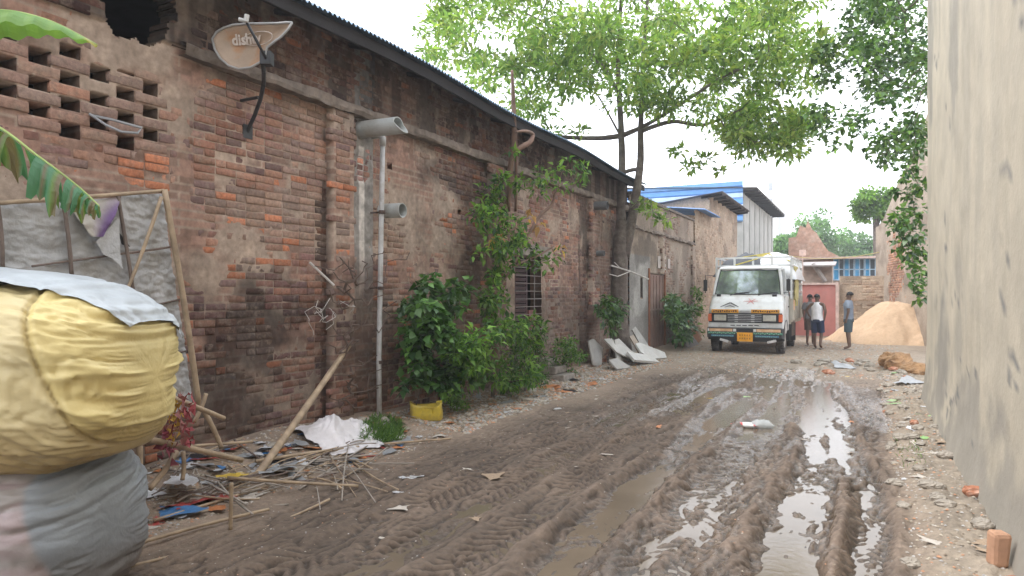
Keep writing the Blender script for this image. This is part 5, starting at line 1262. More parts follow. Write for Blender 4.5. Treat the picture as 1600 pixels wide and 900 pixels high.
put('packet', cushion((h_[0]-.07, h_[1]-.02, h_[2]+.035), 0, (.15, .07, .035), lambda a: (.6, .03, .03) if a < -.2 or a > .75 else (.75, .74, .72), 3, .3), mat('packet_film', attr=True, rough=.3, bump=.1), pk, smooth=True)
put('clear_bag', cushion((h_[0]+.14, h_[1]+.05, h_[2]+.05), 0, (.13, .10, .06), lambda a: (.55, .58, .58), 5, .5), mat('clear_film', (.6, .63, .63), .2, var=.1, bump=.3, bscale=20, alpha=.55), pk, smooth=True)
# white plastic sheet heap
h_ = ghit(520, 712); n = 70; u = np.linspace(-1, 1, n); U, Vv = np.meshgrid(u, u)
a_ = np.arctan2(Vv, U); rr_ = np.maximum(np.abs(U), np.abs(Vv)); edge = .75+.35*fbm(np.cos(a_)*2+9, np.sin(a_)*2, 3, 701)
ux, uy = U*edge, Vv*edge
X = -4.95+ux*.33+.03*np.sin(uy*9); Y = 5.75+uy*.62; 
Z = gh(X, Y)+.02+.17*np.exp(-((ux+.25)/.5)**2-((uy+.3)/.55)**2)+.07*np.abs(fbm(ux*5+2*uy, uy*4, 4, 702)-.45)*2*(1-rr_**4)+.012*(fbm(ux*16, uy*16, 3, 703)-.5)
ws = MB(); ws.grid(X, Y, Z, np.ones(X.shape+(3,))*np.array((.66, .63, .64))*(.85+.3*fbm(ux*4, uy*4, 3, 7)[..., None]))
tag(put('plastic_sheet', ws, tarp_m, smooth=True, org=(-4.95, 5.75, 0)), 'crumpled white plastic sheet heaped at the wall foot beside the leaning pole', 'plastic sheet')
# yellow canister, cut open on top
h_ = ghit(667, 656); jc_ = thing('yellow_canister', 'battered yellow plastic canister with cut open top on the verge below the peepal bush', 'canister', h_)
fxr = np.array((CA, SA, 0)); fyr = np.array((-SA, CA, 0))
rings = []
for k, (zz, sx, sy, lean) in enumerate(((0, .185, .10, 0), (.02, .20, .115, 0), (.10, .205, .12, -.004), (.17, .20, .118, -.01), (.215, .205, .12, -.012), (.21, .19, .105, -.012), (.05, .185, .10, -.01))):
    rg3 = []
    for t in range(24):
        a = 2*pi*t/24; ex2 = np.sign(cos(a))*abs(cos(a))**.45*sx; ey2 = np.sign(sin(a))*abs(sin(a))**.45*sy; w__ = .012*sin(5*a+k)*(k > 1)
        rg3.append(np.array(h_)+fxr*(ex2+lean)+fyr*(ey2+w__)+np.array((0, 0, zz+(.03*sin(a*2+1)*(k in (4, 5)))-.16*ex2*0)))
    rings.append(rg3)
cm_ = MB(); cm_.cur = (.58, .45, .05); cm_.loft(rings)
put('body', cm_, mat('yellow_plastic', (.58, .44, .05), .4, var=.12, scale=8, bump=.12, tint=(.32, .24, .07), tscale=9, tamt=.6), jc_, smooth=True)
hm = MB(); pa = np.array(h_)+fxr*.12; hm.tube([pa+(0, 0, .2), pa+fxr*.01+(0, 0, .235), pa+fxr*.06+(0, 0, .235), pa+fxr*.07+(0, 0, .2)], .012, 7); put('handle', hm, MATS['yellow_plastic'], jc_, smooth=True)

# broken slabs, boards, bricks
slab_m = mat('marble_slab', (.50, .49, .46), .55, var=.15, scale=4, bump=.15, tint=(.34, .31, .27), tscale=3, tamt=.6)
slab_g = mat('grey_slab', (.36, .35, .33), .75, var=.2, scale=4, bump=.25, tint=(.25, .22, .19), tscale=3)
def slab(poly, X0, label, m, name='stone_slab', cat='slab', th=.03, lean=.25, group=None):
    pts = [np.array(onx(a, b, X0)) for a, b in poly]; zb = min(p[2] for p in pts); y0_ = np.mean([p[1] for p in pts])
    g_ = gz(X0, y0_); pts = [p+np.array((-(p[2]-zb)*lean, 0, g_-.02-zb)) for p in pts]
    mb = MB(); mb.prism(pts, (1, 0, lean), th); o = put(name, mb, m, org=tuple(np.mean(pts, 0)*(1, 1, 0)+(0, 0, g_))); return tag(o, label, cat, group)
slab([(965, 556), (968, 524), (975, 522), (1000, 556)], -4.95, 'tall broken white slab, leftmost of the pile by the tree', slab_m)
slab([(975, 540), (968, 520), (978, 519), (1008, 552), (996, 558)], -4.78, 'white slab lying slanted across the front of the slab pile', slab_m, lean=.6)
slab([(1000, 515), (1006, 510), (1014, 530), (1022, 556), (1010, 556)], -4.9, 'narrow upright grey slab in the middle of the slab pile', slab_g, lean=.3)
slab([(994, 520), (1000, 518), (1012, 556), (1004, 558)], -4.83, 'thin tan slab edge standing between the white slabs', mat('tan_slab', (.36, .30, .24), .7), lean=.3)
slab([(1014, 548), (1016, 535), (1022, 533), (1043, 548), (1040, 556), (1020, 558)], -4.55, 'low white slab at the right end of the slab pile', slab_m, lean=.9)
slab([(1005, 556), (1010, 544), (1030, 549), (1028, 559)], -4.4, 'flat white slab fragment in front of the slab pile', slab_m, lean=1.6)
slab([(965, 562), (963, 548), (975, 546), (985, 560)], -4.7, 'small pale slab chunk in front of the leftmost slab', slab_g, lean=.8)
slab([(926, 546), (924, 508), (932, 505), (944, 520), (938, 548)], -5.25, 'grey broken slab propped behind the drooping sapling', slab_g, lean=.15)
slab([(1074, 540), (1062, 492), (1072, 490), (1092, 536)], -4.85, 'grey board leaning against the leafy shrub by the truck', mat('grey_board', (.33, .31, .31), .7, var=.15), 'board', 'board', .025, .3)
slab([(1086, 540), (1068, 480), (1076, 477), (1097, 532)], -4.95, 'orange brown plank leaning behind the grey board by the truck', mat('orange_plank', (.36, .16, .075), .7, var=.25, stretch=(1, 1, 6)), 'plank', 'plank', .04, .3)
red_b = mat('red_brick', (.40, .165, .09), .88, var=.3, scale=9, bump=.5, tint=(.5, .4, .33), tscale=9)
random.seed(5)
for k, (px, py) in enumerate(((912, 556), (918, 551), (925, 557), (920, 563), (931, 562), (915, 546), (928, 549), (940, 566), (905, 562), (935, 556))):
    h_ = ghit(px, py); b = MB(); b.box((h_[0], h_[1], h_[2]+.04+(.07 if k in (1, 5, 6) else 0)), (.12, .25, .08), rz=random.uniform(0, 3), rx=random.uniform(-.5, .5), jit=.008)
    tag(put('loose_brick', b, red_b, org=h_, bevel=.006), 'orange red brick in the small heap right of the round wall shrub', 'brick', 'loose bricks heaped by the wall shrub')
h_ = ghit(1558, 884); b = MB(); b.box((h_[0]-.0, h_[1], h_[2]+.10), (.10, .09, .22), rz=.4, rx=.1, jit=.01)
tag(put('loose_brick', b, mat('worn_brick', (.46, .26, .16), .9, var=.2, bump=.4), org=h_, bevel=.025), 'worn orange brick standing on end against the foot of the rendered wall', 'brick')
# rubble lumps
def lump(name, c, s, m, label, cat, seed, group=None, rough_=.25):
    u = np.linspace(0, 2*pi, 22, endpoint=False); v = np.linspace(-pi/2, pi/2, 14); U, Vv = np.meshgrid(u, v); x = np.cos(Vv)*np.cos(U); y = np.cos(Vv)*np.sin(U); z = np.sin(Vv)
    rr_ = 1+rough_*(fbm(x*2+seed, y*2+z*2, 4, seed)-.5)*2+rough_*.6*(fbm(x*5+seed, y*5+z*4, 3, seed+1)-.5)*2
    mb = MB(); mb.grid(x*rr_*s[0]+c[0], y*rr_*s[1]+c[1], z*rr_*s[2]+c[2], close=True); return tag(put(name, mb, m, org=tuple(c)), label, cat, group)
soil = mat('orange_soil', (.34, .20, .10), .95, var=.35, scale=6, bump=.9, bscale=25, bdist=.03)
for k, (px, py, s_) in enumerate(((1400, 562, .5), (1430, 575, .42))):
    h_ = ghit(px, py+8); lump('soil_mound', (h_[0], h_[1], h_[2]+.05), (s_*.6, s_*.7, s_*.42), soil, ('lumpy orange soil mound beside the rendered wall edge, farther one', 'small orange soil mound right next to the rendered wall edge, nearer one')[k], 'soil mound', 200+k, None, .35)
conc = mat('rubble_concrete', (.33, .29, .24), .92, var=.3, scale=8, bump=.6)
r = np.random.default_rng(33)
for k in range(110):
    if k < 55: x, y = r.uniform(.22, .80), r.uniform(4.0, 16)
    elif k < 80: x, y = r.uniform(-5.3, -4.5), r.uniform(4, 16)
    else: x, y = r.uniform(-1.5, .7), r.uniform(15.5, 19)
    s_ = r.uniform(.025, .075)*(1.5 if k >= 80 else 1); w_where = ('on the verge beside the rendered wall', 'on the brick wall verge', 'on the rubble bank before the sand heap')[0 if k < 55 else 1 if k < 80 else 2]
    lump('rubble_stone', (x, y, gz(x, y)+s_*.3), (s_*r.uniform(.8, 1.5), s_*r.uniform(.8, 1.3), s_*r.uniform(.4, .8)), conc if r.random() < .8 else red_b, ('larger' if s_ > .055 else 'small')+' rubble stone '+w_where+', nearest '+nearest(x, y), 'stone', 300+k, 'rubble stones '+w_where)
# fine gravel, uncountable
V = []; Fc = []; Cc = []; r = np.random.default_rng(44)
def grav(n, xr, yr, s0, s1):
    global V, Fc, Cc
    x = r.uniform(*xr, n); y = yr[0]+(yr[1]-yr[0])*r.random(n)**1.5; z = gh(x, y); s = r.uniform(s0, s1, n)*(1+.05*y)
    a = r.uniform(0, 6.28, n); base = np.stack((x, y, z), -1); P = []
    for (dx, dy, dz) in ((1, .2, .1), (-.2, .8, .15), (-1, -.1, .05), (.1, -.7, .1), (0, .1, .8)):
        P.append(base+np.stack(((dx*np.cos(a)-dy*np.sin(a))*s, (dx*np.sin(a)+dy*np.cos(a))*s, dz*s*.8), -1))
    P = np.stack(P, 1); b0 = sum(len(q_) for q_ in V); i = b0+np.arange(n)[:, None]*5
    Fc.append(np.concatenate([i+[[a_, b_, 4]] for a_, b_ in ((0, 1), (1, 2), (2, 3), (3, 0))])); V.append(P.reshape(-1, 3))
    pal = np.array(((.42, .36, .28), (.30, .25, .19), (.40, .36, .31), (.22, .17, .12), (.45, .24, .14), (.38, .36, .34))); c = pal[r.integers(0, 6, n)]*(.8+.4*r.random(n))[:, None]; Cc.append(np.repeat(c, 5, 0))
grav(3000, (.24, .86), (3.6, 17), .004, .014); grav(5000, (-5.45, -4.3), (2.8, 17), .006, .018); grav(4000, (-5.4, -4.2), (7, 17), .012, .03); grav(900, (-4.4, -3.2), (2.8, 17), .003, .009); grav(2500, (-4.8, .9), (15, 27), .01, .02); grav(400, (-3.2, .2), (3.5, 17), .004, .009)
tag(put_np('gravel', np.concatenate(V), [np.concatenate(Fc)], np.concatenate(Cc), mat('gravel', attr=True, rough=.9, var=.1, bump=0), org=(0, 8, 0)), 'fine gravel, grit and crumbs strewn along both verges and the lane', 'gravel', None, 'stuff')

# ------------------------------------------------------------------ sand heap
sc = np.array((1.0, 27.0)); x = np.linspace(-3.2, 2.2, 120); y = np.linspace(-2.6, 2.6, 120); U, Vv = np.meshgrid(x, y)
rr_ = np.hypot(U/(1+.18*(U < 0)), Vv*1.05)*(1+.10*(fbm(np.arctan2(Vv, U)*2+9, U*0, 3, 800)-.5)*2)
Zs = 1.72*np.clip(1-(rr_/1.95), 0, 1)**.92; Zs = np.minimum(Zs, 1.5-.25*rr_)+.09*(fbm(U*2.5, Vv*2.5, 4, 801)-.5)*2*(rr_ < 2)+.04*(fbm(U*8, Vv*8, 3, 802)-.5)-.07
Zs = np.maximum(Zs, -.12); cS = np.array((.52, .365, .24))*(.86+.28*fbm(U*2, Vv*2, 4, 803)[..., None])
ss_ = MB(); ss_.grid(U+sc[0], Vv+sc[1], Zs, cS); 
tag(put('sand_heap', ss_, mat('sand', attr=True, rough=.95, var=.08, scale=12, bump=.5, bscale=50, bdist=.02, spec=.15), smooth=True, org=(sc[0], sc[1], 0)), 'big heap of orange yellow sand piled against the old boundary wall', 'sand heap')

# ------------------------------------------------------------------ truck, faces the camera
TX, TY = -2.98, 20.0; TG = gz(TX, TY)
tk = thing('white_truck', 'old white cargo truck with decorated bumper and orange number plate parked facing the camera', 'truck', (TX, TY, TG))
T = lambda x, y, z: (TX+x, TY+y, TG+z)
white = mat('truck_white', (.66, .67, .67), .42, var=.08, scale=4, bump=.05, tint=(.42, .37, .31), tscale=3.2, tamt=.5, coat=.3)
blk = mat('black_plastic_trim', (.02, .02, .022), .5); rub = mat('rubber', (.045, .04, .037), .88, var=.3, bump=.3, tint=(.14, .11, .085), tscale=4, tamt=.6)
def sect(mb, stations):
    """stations: (y, z, halfwidth) from bumper up and back; loft across as a strip with rounded sides"""
    pass
# cab body: loft of horizontal rings, front profile curved
def ring(z, yf, yb, hw, rc=.12, n=6):
    pts = []
    for (cx, cy, a0) in ((hw-rc, yf+rc, -pi/2), (hw-.03, yb-.03, 0), (-hw+.03, yb-.03, pi/2), (-hw+rc, yf+rc, pi)):
        rr_ = rc if cy < yb-.1 else .03
        for k in range(n): a = a0+(pi/2)*k/(n-1); pts.append(T(cx+rr_*cos(a), cy+rr_*sin(a), z))
    return pts
cab = MB(); cab.loft([ring(.52, .10, 1.5, .98), ring(.62, .03, 1.5, 1.0), ring(.80, .0, 1.5, 1.01), ring(1.18, .02, 1.5, 1.01), ring(1.24, .04, 1.5, 1.01), ring(1.45, .22, 1.5, .99), ring(1.60, .38, 1.5, .97, .16), ring(1.66, .42, 1.5, .96, .14)])
cabo = put('cab', cab, white, tk, smooth=False, bevel=.01)
# pillars and roof
pl = MB()
pl.loft([ring(2.36, .72, 1.52, .86, .18), ring(2.41, .70, 1.52, .87, .18), ring(2.46, .76, 1.50, .84, .2), ring(2.49, .9, 1.45, .74, .2)])
for s_ in (-1, 1):
    pl.tube([T(s_*.93, .46, 1.64), T(s_*.90, .58, 2.0), T(s_*.83, .76, 2.38)], [.04, .035, .045], 8)
    pl.box(T(s_*.92, 1.44, 2.0), (.07, .1, .8), ry=-s_*.12)
pl.box(T(0, 1.47, 2.0), (1.7, .04, .75))
put('cab_roof', pl, white, tk)
ws_ = MB(); ws_.add([T(-.90, .46, 1.67), T(.90, .46, 1.67), T(.80, .76, 2.36), T(-.80, .76, 2.36), T(-.3, .425, 1.67), T(.3, .425, 1.67), T(.27, .735, 2.365), T(-.27, .735, 2.365)], [(0, 4, 7, 3), (4, 5, 6, 7), (5, 1, 2, 6)])
gl = mat('windscreen_glass', (.36, .40, .43), .06, var=.35, scale=2.2, bump=.015, spec=1.0, metal=.75)
wso = put('windscreen', ws_, gl, tk)
gk = MB(); gk.tube([T(-.90, .45, 1.66), T(-.3, .415, 1.66), T(.3, .415, 1.66), T(.90, .45, 1.66), T(.80, .75, 2.365), T(.27, .725, 2.37), T(-.27, .725, 2.37), T(-.80, .75, 2.365), T(-.90, .45, 1.66)], .018, 6); put('window_seal', gk, blk, wso)
wp = MB()
for s_, a in ((-.42, .42), (.35, .42)): wp.tube([T(s_-.5*0-.05, .40, 1.63), T(s_+.12, .405, 1.69), T(s_+.48, .43, 1.72)], .012, 5)
wp.box(T(-.78, .40, 1.63), (.12, .05, .07)); wp.box(T(.74, .40, 1.62), (.12, .05, .07)); split('wiper', wp, blk, tk)
for s_ in (-1, 1):
    sg = MB(); sg.add([T(s_*.955, .56, 1.67), T(s_*.955, 1.38, 1.67), T(s_*.87, 1.38, 2.32), T(s_*.865, .82, 2.32)], [(0, 1, 2, 3)]); put('side_window', sg, gl, tk)
    dr = MB(); dr.box(T(s_*1.0, 1.0, 1.12), (.03, .86, 1.0)); dro = put('door', dr, white, tk, bevel=.01)
    hh = MB(); hh.box(T(s_*1.025, 1.3, 1.3), (.03, .14, .04)); put('handle', hh, blk, dro)
    # mirrors on bent arms
    mr = MB(); mr.box(T(s_*(1.17 if s_ < 0 else 1.10), .42, 1.92), (.11, .05, .33)); mo = put('mirror', mr, blk, tk, bevel=.015)
    ma = MB(); ma.tube([T(s_*.94, .5, 2.2), T(s_*1.17, .42, 2.22), T(s_*1.17, .44, 1.7)] if s_ < 0 else [T(.95, .5, 1.7), T(1.1, .44, 1.72), T(1.1, .44, 2.1)], .012, 6); put('mirror_arm', ma, blk, mo)
# grille panel
gp = MB(); gp.box(T(0, -.012, 1.0), (1.96, .05, .27)); gpo = put('grille', gp, blk, tk, bevel=.01)
gs = MB()
for k in range(5): gs.box(T(0, -.045, .91+k*.045), (.95, .02, .012))
for xx_ in (-.22, .22):
    for k in range(4): gs.box(T(xx_, -.055, .90+k*.055), (.09, .02, .028))
put('grille_bars', gs, mat('dull_chrome', (.5, .5, .5), .35, metal=.6), gpo)
for s_ in (-1, 1):
    hl = MB(); hl.box(T(s_*.66, -.05, 1.0), (.34, .05, .17)); ho = put('headlight', hl, mat('headlight_glass', (.50, .48, .42), .15, var=.2, scale=8, spec=.8, coat=.5), tk, bevel=.012)
    hr = MB(); 
    for (dx, dz, w_, h__) in ((0, .1, .40, .025), (0, -.1, .40, .025), (-.19, 0, .025, .2), (.19, 0, .025, .2)): hr.box(T(s_*.66+dx, -.06, 1.0+dz), (w_, .04, h__))
    put('bezel', hr, blk, ho)
    il = MB(); il.box(T(s_*.945, -.02, 1.0), (.10, .10, .21)); put('indicator', il, mat('orange_lens', (.62, .13, .04), .25, coat=.5), tk, bevel=.01)
    # orange painted strips with dark lettering like strokes
    os_ = MB(); os_.box(T(s_*.54, -.0, 1.185), (.74, .035, .10)); oo_ = put('name_strip', os_, mat('orange_paint', (.72, .33, .03), .5), tk)
    dk_ = MB(); r = random.Random(4+s_)
    for k in range(11): dk_.box(T(s_*.54-.3+k*.06, -.022, 1.185+r.uniform(-.012, .012)), (.036, .008, r.uniform(.02, .055)), ry=r.uniform(-.6, .6))
    put('strip_strokes', dk_, mat('dark_brown_paint', (.08, .03, .01), .6), oo_)
bd = MB(); bd.box(T(0, -.012, 1.18), (.28, .03, .05)); put('badge', bd, MATS['dull_chrome'], tk)
# white lower panel with slots
lp = MB(); lp.box(T(0, .0, .79), (2.0, .06, .13)); lpo = put('lower_panel', lp, white, tk, bevel=.012)
sl = MB()
for k in range(5): sl.box(T(-.32+k*.16, -.035, .79), (.12, .01, .022))
put('slots', sl, blk, lpo)
# bumper: orange / green / blue hand painted bands
bmps = MB(); bmps.loft([[T(x, y, z) for x, y in ((-1.03, .25), (-1.03, -.02), (-.98, -.09), (.98, -.09), (1.03, -.02), (1.03, .25), (.98, .25), (.98, .0), (-.98, .0), (-.98, .25))] for z in (.44, .47, .69, .71)])
bo = put('bumper', bmps, blk, tk); grn = mat('green_paint', (.05, .22, .14), .6, var=.25, scale=8, tint=(.1, .1, .08), tscale=7)
def band(z, h, segs, m, y=-.094):
    b = MB()
    for x0, x1 in segs: b.box(T((x0+x1)/2, y, z), (x1-x0, .008, h))
    return split('paint_band', b, m, bo)
band(.655, .08, [(-.95, -.32), (.32, .95)], mat('peach_paint', (.68, .40, .22), .5, tint=(.6, .5, .4), tscale=6))
band(.655, .075, [(-.30, -.22), (.24, .31), (-1.0, -.96)], mat('white_paint', (.7, .7, .68), .5))
band(.575, .055, [(-1.0, -.24), (.24, 1.0)], grn, -.0955)
band(.495, .05, [(-.90, -.28), (.28, .90)], mat('blue_paint', (.06, .20, .34), .6, tint=(.08, .08, .08), tscale=9))
zg = MB()
for k in range(34):
    x0 = -.96+k*.058
    if abs(x0) > .2: zg.box(T(x0, -.102, .575+(.012 if k % 2 else -.012)), (.045, .006, .022), ry=.6 if k % 2 else -.6)
    if .28 < abs(x0) < .88: zg.box(T(x0, -.1, .49), (.04, .006, .018), ry=-.5 if k % 2 else .5)
put('zigzag_trim', zg, mat('pale_green_paint', (.25, .42, .32), .5), bo)
np_ = MB(); np_.box(T(.02, -.13, .47), (.42, .02, .25)); npo = put('number_plate', np_, mat('plate_orange', (.80, .36, .02), .45), tk, bevel=.008)
nd = MB(); r = random.Random(9)
for row in (0, 1):
    for k in range(5): nd.box(T(-.11+k*.065, -.143, .52-row*.09), (.030, .004, .045), ry=r.uniform(-.15, .15)); 
put('plate_characters', nd, mat('faded_plate_ink', (.42, .17, .02), .6), npo)
bh_ = MB(); bh_.box(T(.02, -.10, .64), (.44, .05, .10)); put('plate_bracket', bh_, blk, tk)
und = MB(); und.box(T(0, .4, .42), (1.5, .8, .16)); und.box(T(0, 2.6, .62), (.8, 4.6, .18)); und.tube([T(-.8, .62, .40), T(.8, .62, .40)], .06, 8); und.tube([T(-.8, 3.7, .40), T(.8, 3.7, .40)], .07, 8); put('chassis', und, blk, tk)
hook = MB()
for s_ in (-.55, .72): hook.box(T(s_, -.08, .36), (.24, .03, .07), ry=.25*(1 if s_ < 0 else -1))
split('fog_lamp', hook, mat('milky_lamp', (.6, .58, .58), .3), tk, bevel=.02)
# hood marks: dark chevron and faded red star
cm3 = MB()
def hp(x, z): return T(x, .04+(z-1.24)*.857-.012 if z < 1.45 else .22+(z-1.45)*1.07-.012, z)
def stroke(mb, a, b, w_):
    A = np.array(hp(*a)); B = np.array(hp(*b)); d = B-A; d /= np.linalg.norm(d); s = np.cross(d, (0, -.75, .65)); s /= np.linalg.norm(s); s *= w_
    up = np.array((0, -.004, .003)); mb.add([A-s+up, B-s*.4+up, B+s*.4+up, A+s+up], [(0, 1, 2, 3)])
stroke(cm3, (-.42, 1.42), (-.68, 1.30), .022); stroke(cm3, (-.42, 1.42), (-.18, 1.30), .022); stroke(cm3, (-.42, 1.34), (-.56, 1.29), .016); stroke(cm3, (-.42, 1.34), (-.28, 1.29), .016)
put('hood_chevron', cm3, mat('charcoal_paint', (.05, .05, .055), .6), tk)
cm4 = MB()
for a in (.1, .9, 1.9, 3.1, 4.2, 5.2): stroke(cm4, (.13, 1.46), (.13+.2*cos(a), 1.46+.09*sin(a)), .016)
put('hood_star', cm4, mat('faded_pink_paint', (.55, .25, .24), .7), tk)
vs, fs = text_mesh('', .1) if False else ([], [])
# wheels
def wheel(x, y, outer, dual=False):
    w_ = MB(); rr_ = .40; wd = .21; cx = x; prof = [(-wd/2, .24), (-wd/2, .36), (-wd/2+.03, rr_-.008), (0, rr_), (wd/2-.03, rr_-.008), (wd/2, .36), (wd/2, .24)]
    n = 32; rings_ = [[T(cx+a, y+b*cos(2*pi*k/n), .40+b*sin(2*pi*k/n)) for k in range(n)] for a, b in prof]; w_.loft(rings_, cap=False)
    for k in range(n):
        a = 2*pi*k/n; 
        for s__ in (-.055, .055): w_.box(T(cx+s__, y+(rr_)*cos(a), .40+rr_*sin(a)), (.085, .03, .03), rx=a)
    tyre_parent = MB(); rim = MB(); s__ = outer
    rim.loft([[T(cx+s__*a, y+b*cos(2*pi*k/n), .40+b*sin(2*pi*k/n)) for k in range(n)] for a, b in ((wd/2, .25), (wd/2-.05, .22), (wd/2-.06, .10), (wd/2-.01, .07), (wd/2, .0001))], cap=True)
    wo__ = put('wheel', rim, mat('dusty_rim', (.35, .32, .29), .7, var=.2), tk); put('tyre', w_, rub, wo__)
wheel(-.88, .62, -1); wheel(.88, .62, 1); wheel(-.86, 3.7, -1); wheel(.86, 3.7, 1)
wa = MB()
for s_ in (-1, 1):
    pts = [(s_, .62+.5*cos(a), .44+.5*sin(a)) for a in np.linspace(-.15, pi+.15, 16)]
    for i in range(15):
        a, b = pts[i], pts[i+1]
        wa.add([T(s_*1.03, a[1], a[2]), T(s_*1.03, b[1], b[2]), T(s_*.72, b[1], b[2]), T(s_*.72, a[1], a[2])], [(0, 1, 2, 3)])
put('wheel_arch', wa, blk, tk)
# mud flap by front/rear wheel
mf = MB(); mf.box(T(1.0, 1.65, .58), (.05, .06, .62)); mf.box(T(-1.0, 1.65, .58), (.05, .06, .62)); mf.box(T(.86, 3.1, .5), (.4, .03, .55)); mf.box(T(-.86, 3.1, .5), (.4, .03, .55)); mf.box(T(1.0, 2.3, .62), (.12, 1.0, .42)); split('mud_flap', mf, blk, tk)
# cargo body: dull side panels and white rail cage
bed = MB(); bed.box(T(0, 3.45, .84), (2.1, 3.7, .12)); bdo = put('load_bed', bed, mat('weathered_body', (.42, .39, .33), .7, var=.2, scale=3, bump=.2, tint=(.30, .25, .19), tscale=2), tk)
sp = MB()
for s_ in (-1, 1):
    sp.box(T(s_*1.06, 3.45, 1.25), (.05, 3.66, .72))
    for k in range(7): sp.box(T(s_*1.095, 1.75+k*.58, 1.25), (.03, .07, .74))
sp.box(T(0, 1.62, 1.25), (2.1, .05, .7)); sp.box(T(0, 5.28, 1.25), (2.1, .05, .7)); put('side_panel', sp, MATS['weathered_body'], bdo)
op = MB(); op.box(T(1.118, 1.95, 1.34), (.006, .34, .30)); put('painted_patch', op, MATS['peach_paint'], bdo)
rc_ = MB()
for z_ in (1.75, 2.0, 2.25, 2.52, 2.76):
    rc_.box(T(0, 1.60, z_), (2.2, .045, .05))
    for s_ in (-1, 1): rc_.box(T(s_*1.07, 3.45, z_), (.045, 3.7, .05))
for k in range(5): rc_.box(T(-1.07+k*.535, 1.60, 2.16), (.055, .055, 1.26))
for s_ in (-1, 1):
    for k in range(1, 7): rc_.box(T(s_*1.07, 1.6+k*.61, 2.16), (.05, .055, 1.26))
put('rail_cage', rc_, white, tk)
# load: tarpaulin and sacks, its own things
def heap(name, label, cat, cx, cy, cz, sx, sy, sz, m, seed, col):
    u = np.linspace(-1, 1, 50); U, Vv = np.meshgrid(u, u); q_ = np.clip(1-np.abs(U)**2.5, 0, 1)**.6*np.clip(1-np.abs(Vv)**2.5, 0, 1)**.6
    Z = cz+sz*q_+.10*(fbm(U*3, Vv*3, 4, seed)-.5)*2*q_+.05*np.abs(fbm(U*6, Vv*6+U*3, 3, seed+2)-.5)*q_
    mb = MB(); mb.grid(TX+cx+U*sx, TY+cy+Vv*sy, TG+Z, np.ones(U.shape+(3,))*np.array(col)); 
    return tag(put(name, mb, m, smooth=True, org=T(cx, cy, cz)), label, cat)
heap('tarpaulin', 'white tarpaulin bulging over the load on the truck', 'tarpaulin', .5, 3.2, 2.1, .72, 1.6, .84, tarp_m, 900, (.66, .67, .68))
heap('tarpaulin', 'dark grey tarpaulin folded on top of the truck load behind the cab', 'tarpaulin', -.4, 3.0, 2.2, .80, 1.4, .72, bag_m, 901, (.07, .075, .085))
heap('cargo_sacks', 'dark stacked load filling the truck bed behind the front rails', 'cargo', 0, 3.45, .95, 1.0, 1.75, 1.25, bag_m, 902, (.12, .12, .13))
rp = MB()
for k in range(3): rp.tube([T(1.10, 2.1+k*.5, 1.3), T(1.13, 2.2+k*.5, 2.4), T(1.0, 2.25+k*.5, 2.66), T(.3, 2.3+k*.5, 2.92), T(-.6, 2.2+k*.5, 2.78)], .018, 6)
rp.tube([T(-.5, 1.57, 2.55), T(.1, 1.57, 2.72), T(.4, 2.2, 2.93)], .02, 6)
tag(put('lashing_rope', rp, mat('yellow_rope', (.55, .45, .10), .8), org=T(1.1, 2.5, 1.5)), 'yellow ropes lashing the load over the truck side', 'rope', None)
tp = MB()
for k in range(8): tp.tube([T(1.125, 2.0+k*.12, 2.5), T(1.15, 2.02+k*.12, 1.9), T(1.14, 2.0+k*.12, 1.55-.05*(k % 3))], .03, 5)
tag(put('rope_bundle', tp, mat('pale_yellow_rope', (.5, .43, .2), .85, var=.3), org=T(1.12, 2.4, 2)), 'bundle of pale yellow cords hanging on the side rails of the truck', 'rope')

# ------------------------------------------------------------------ people
skin_m = mat('skin', (.13, .075, .05), .6, var=.08, bump=0); hair_m = mat('hair', (.012, .011, .011), .7, bump=.4, bscale=90)
def skinned(name, nodes, edges, m, parent, org):
    me = bpy.data.meshes.new(name); me.from_pydata([tuple(np.array(n_[0])) for n_ in nodes], edges, []); o = bpy.data.objects.new(name, me); COL.objects.link(o); me.materials.append(m)
    bpy.context.view_layer.objects.active = o
    sk_ = o.modifiers.new('skin', 'SKIN'); sk_.use_smooth_shade = True
    if not me.skin_vertices:
        o.select_set(True); bpy.ops.mesh.customdata_skin_add()
    for i, n_ in enumerate(nodes):
        sv = me.skin_vertices[0].data[i]; rr_ = n_[1]; sv.radius = rr_ if hasattr(rr_, '__len__') else (rr_, rr_); sv.use_root = (i == 0)
    s = o.modifiers.new('sub', 'SUBSURF'); s.levels = 2; s.render_levels = 2
    if parent: o.parent = parent
    return o
def ell_ring(c, a, b, n=18, tilt=0, fx_=1): return [(c[0]+a*cos(2*pi*k/n), c[1]+b*sin(2*pi*k/n), c[2]+tilt*cos(2*pi*k/n)) for k in range(n)]
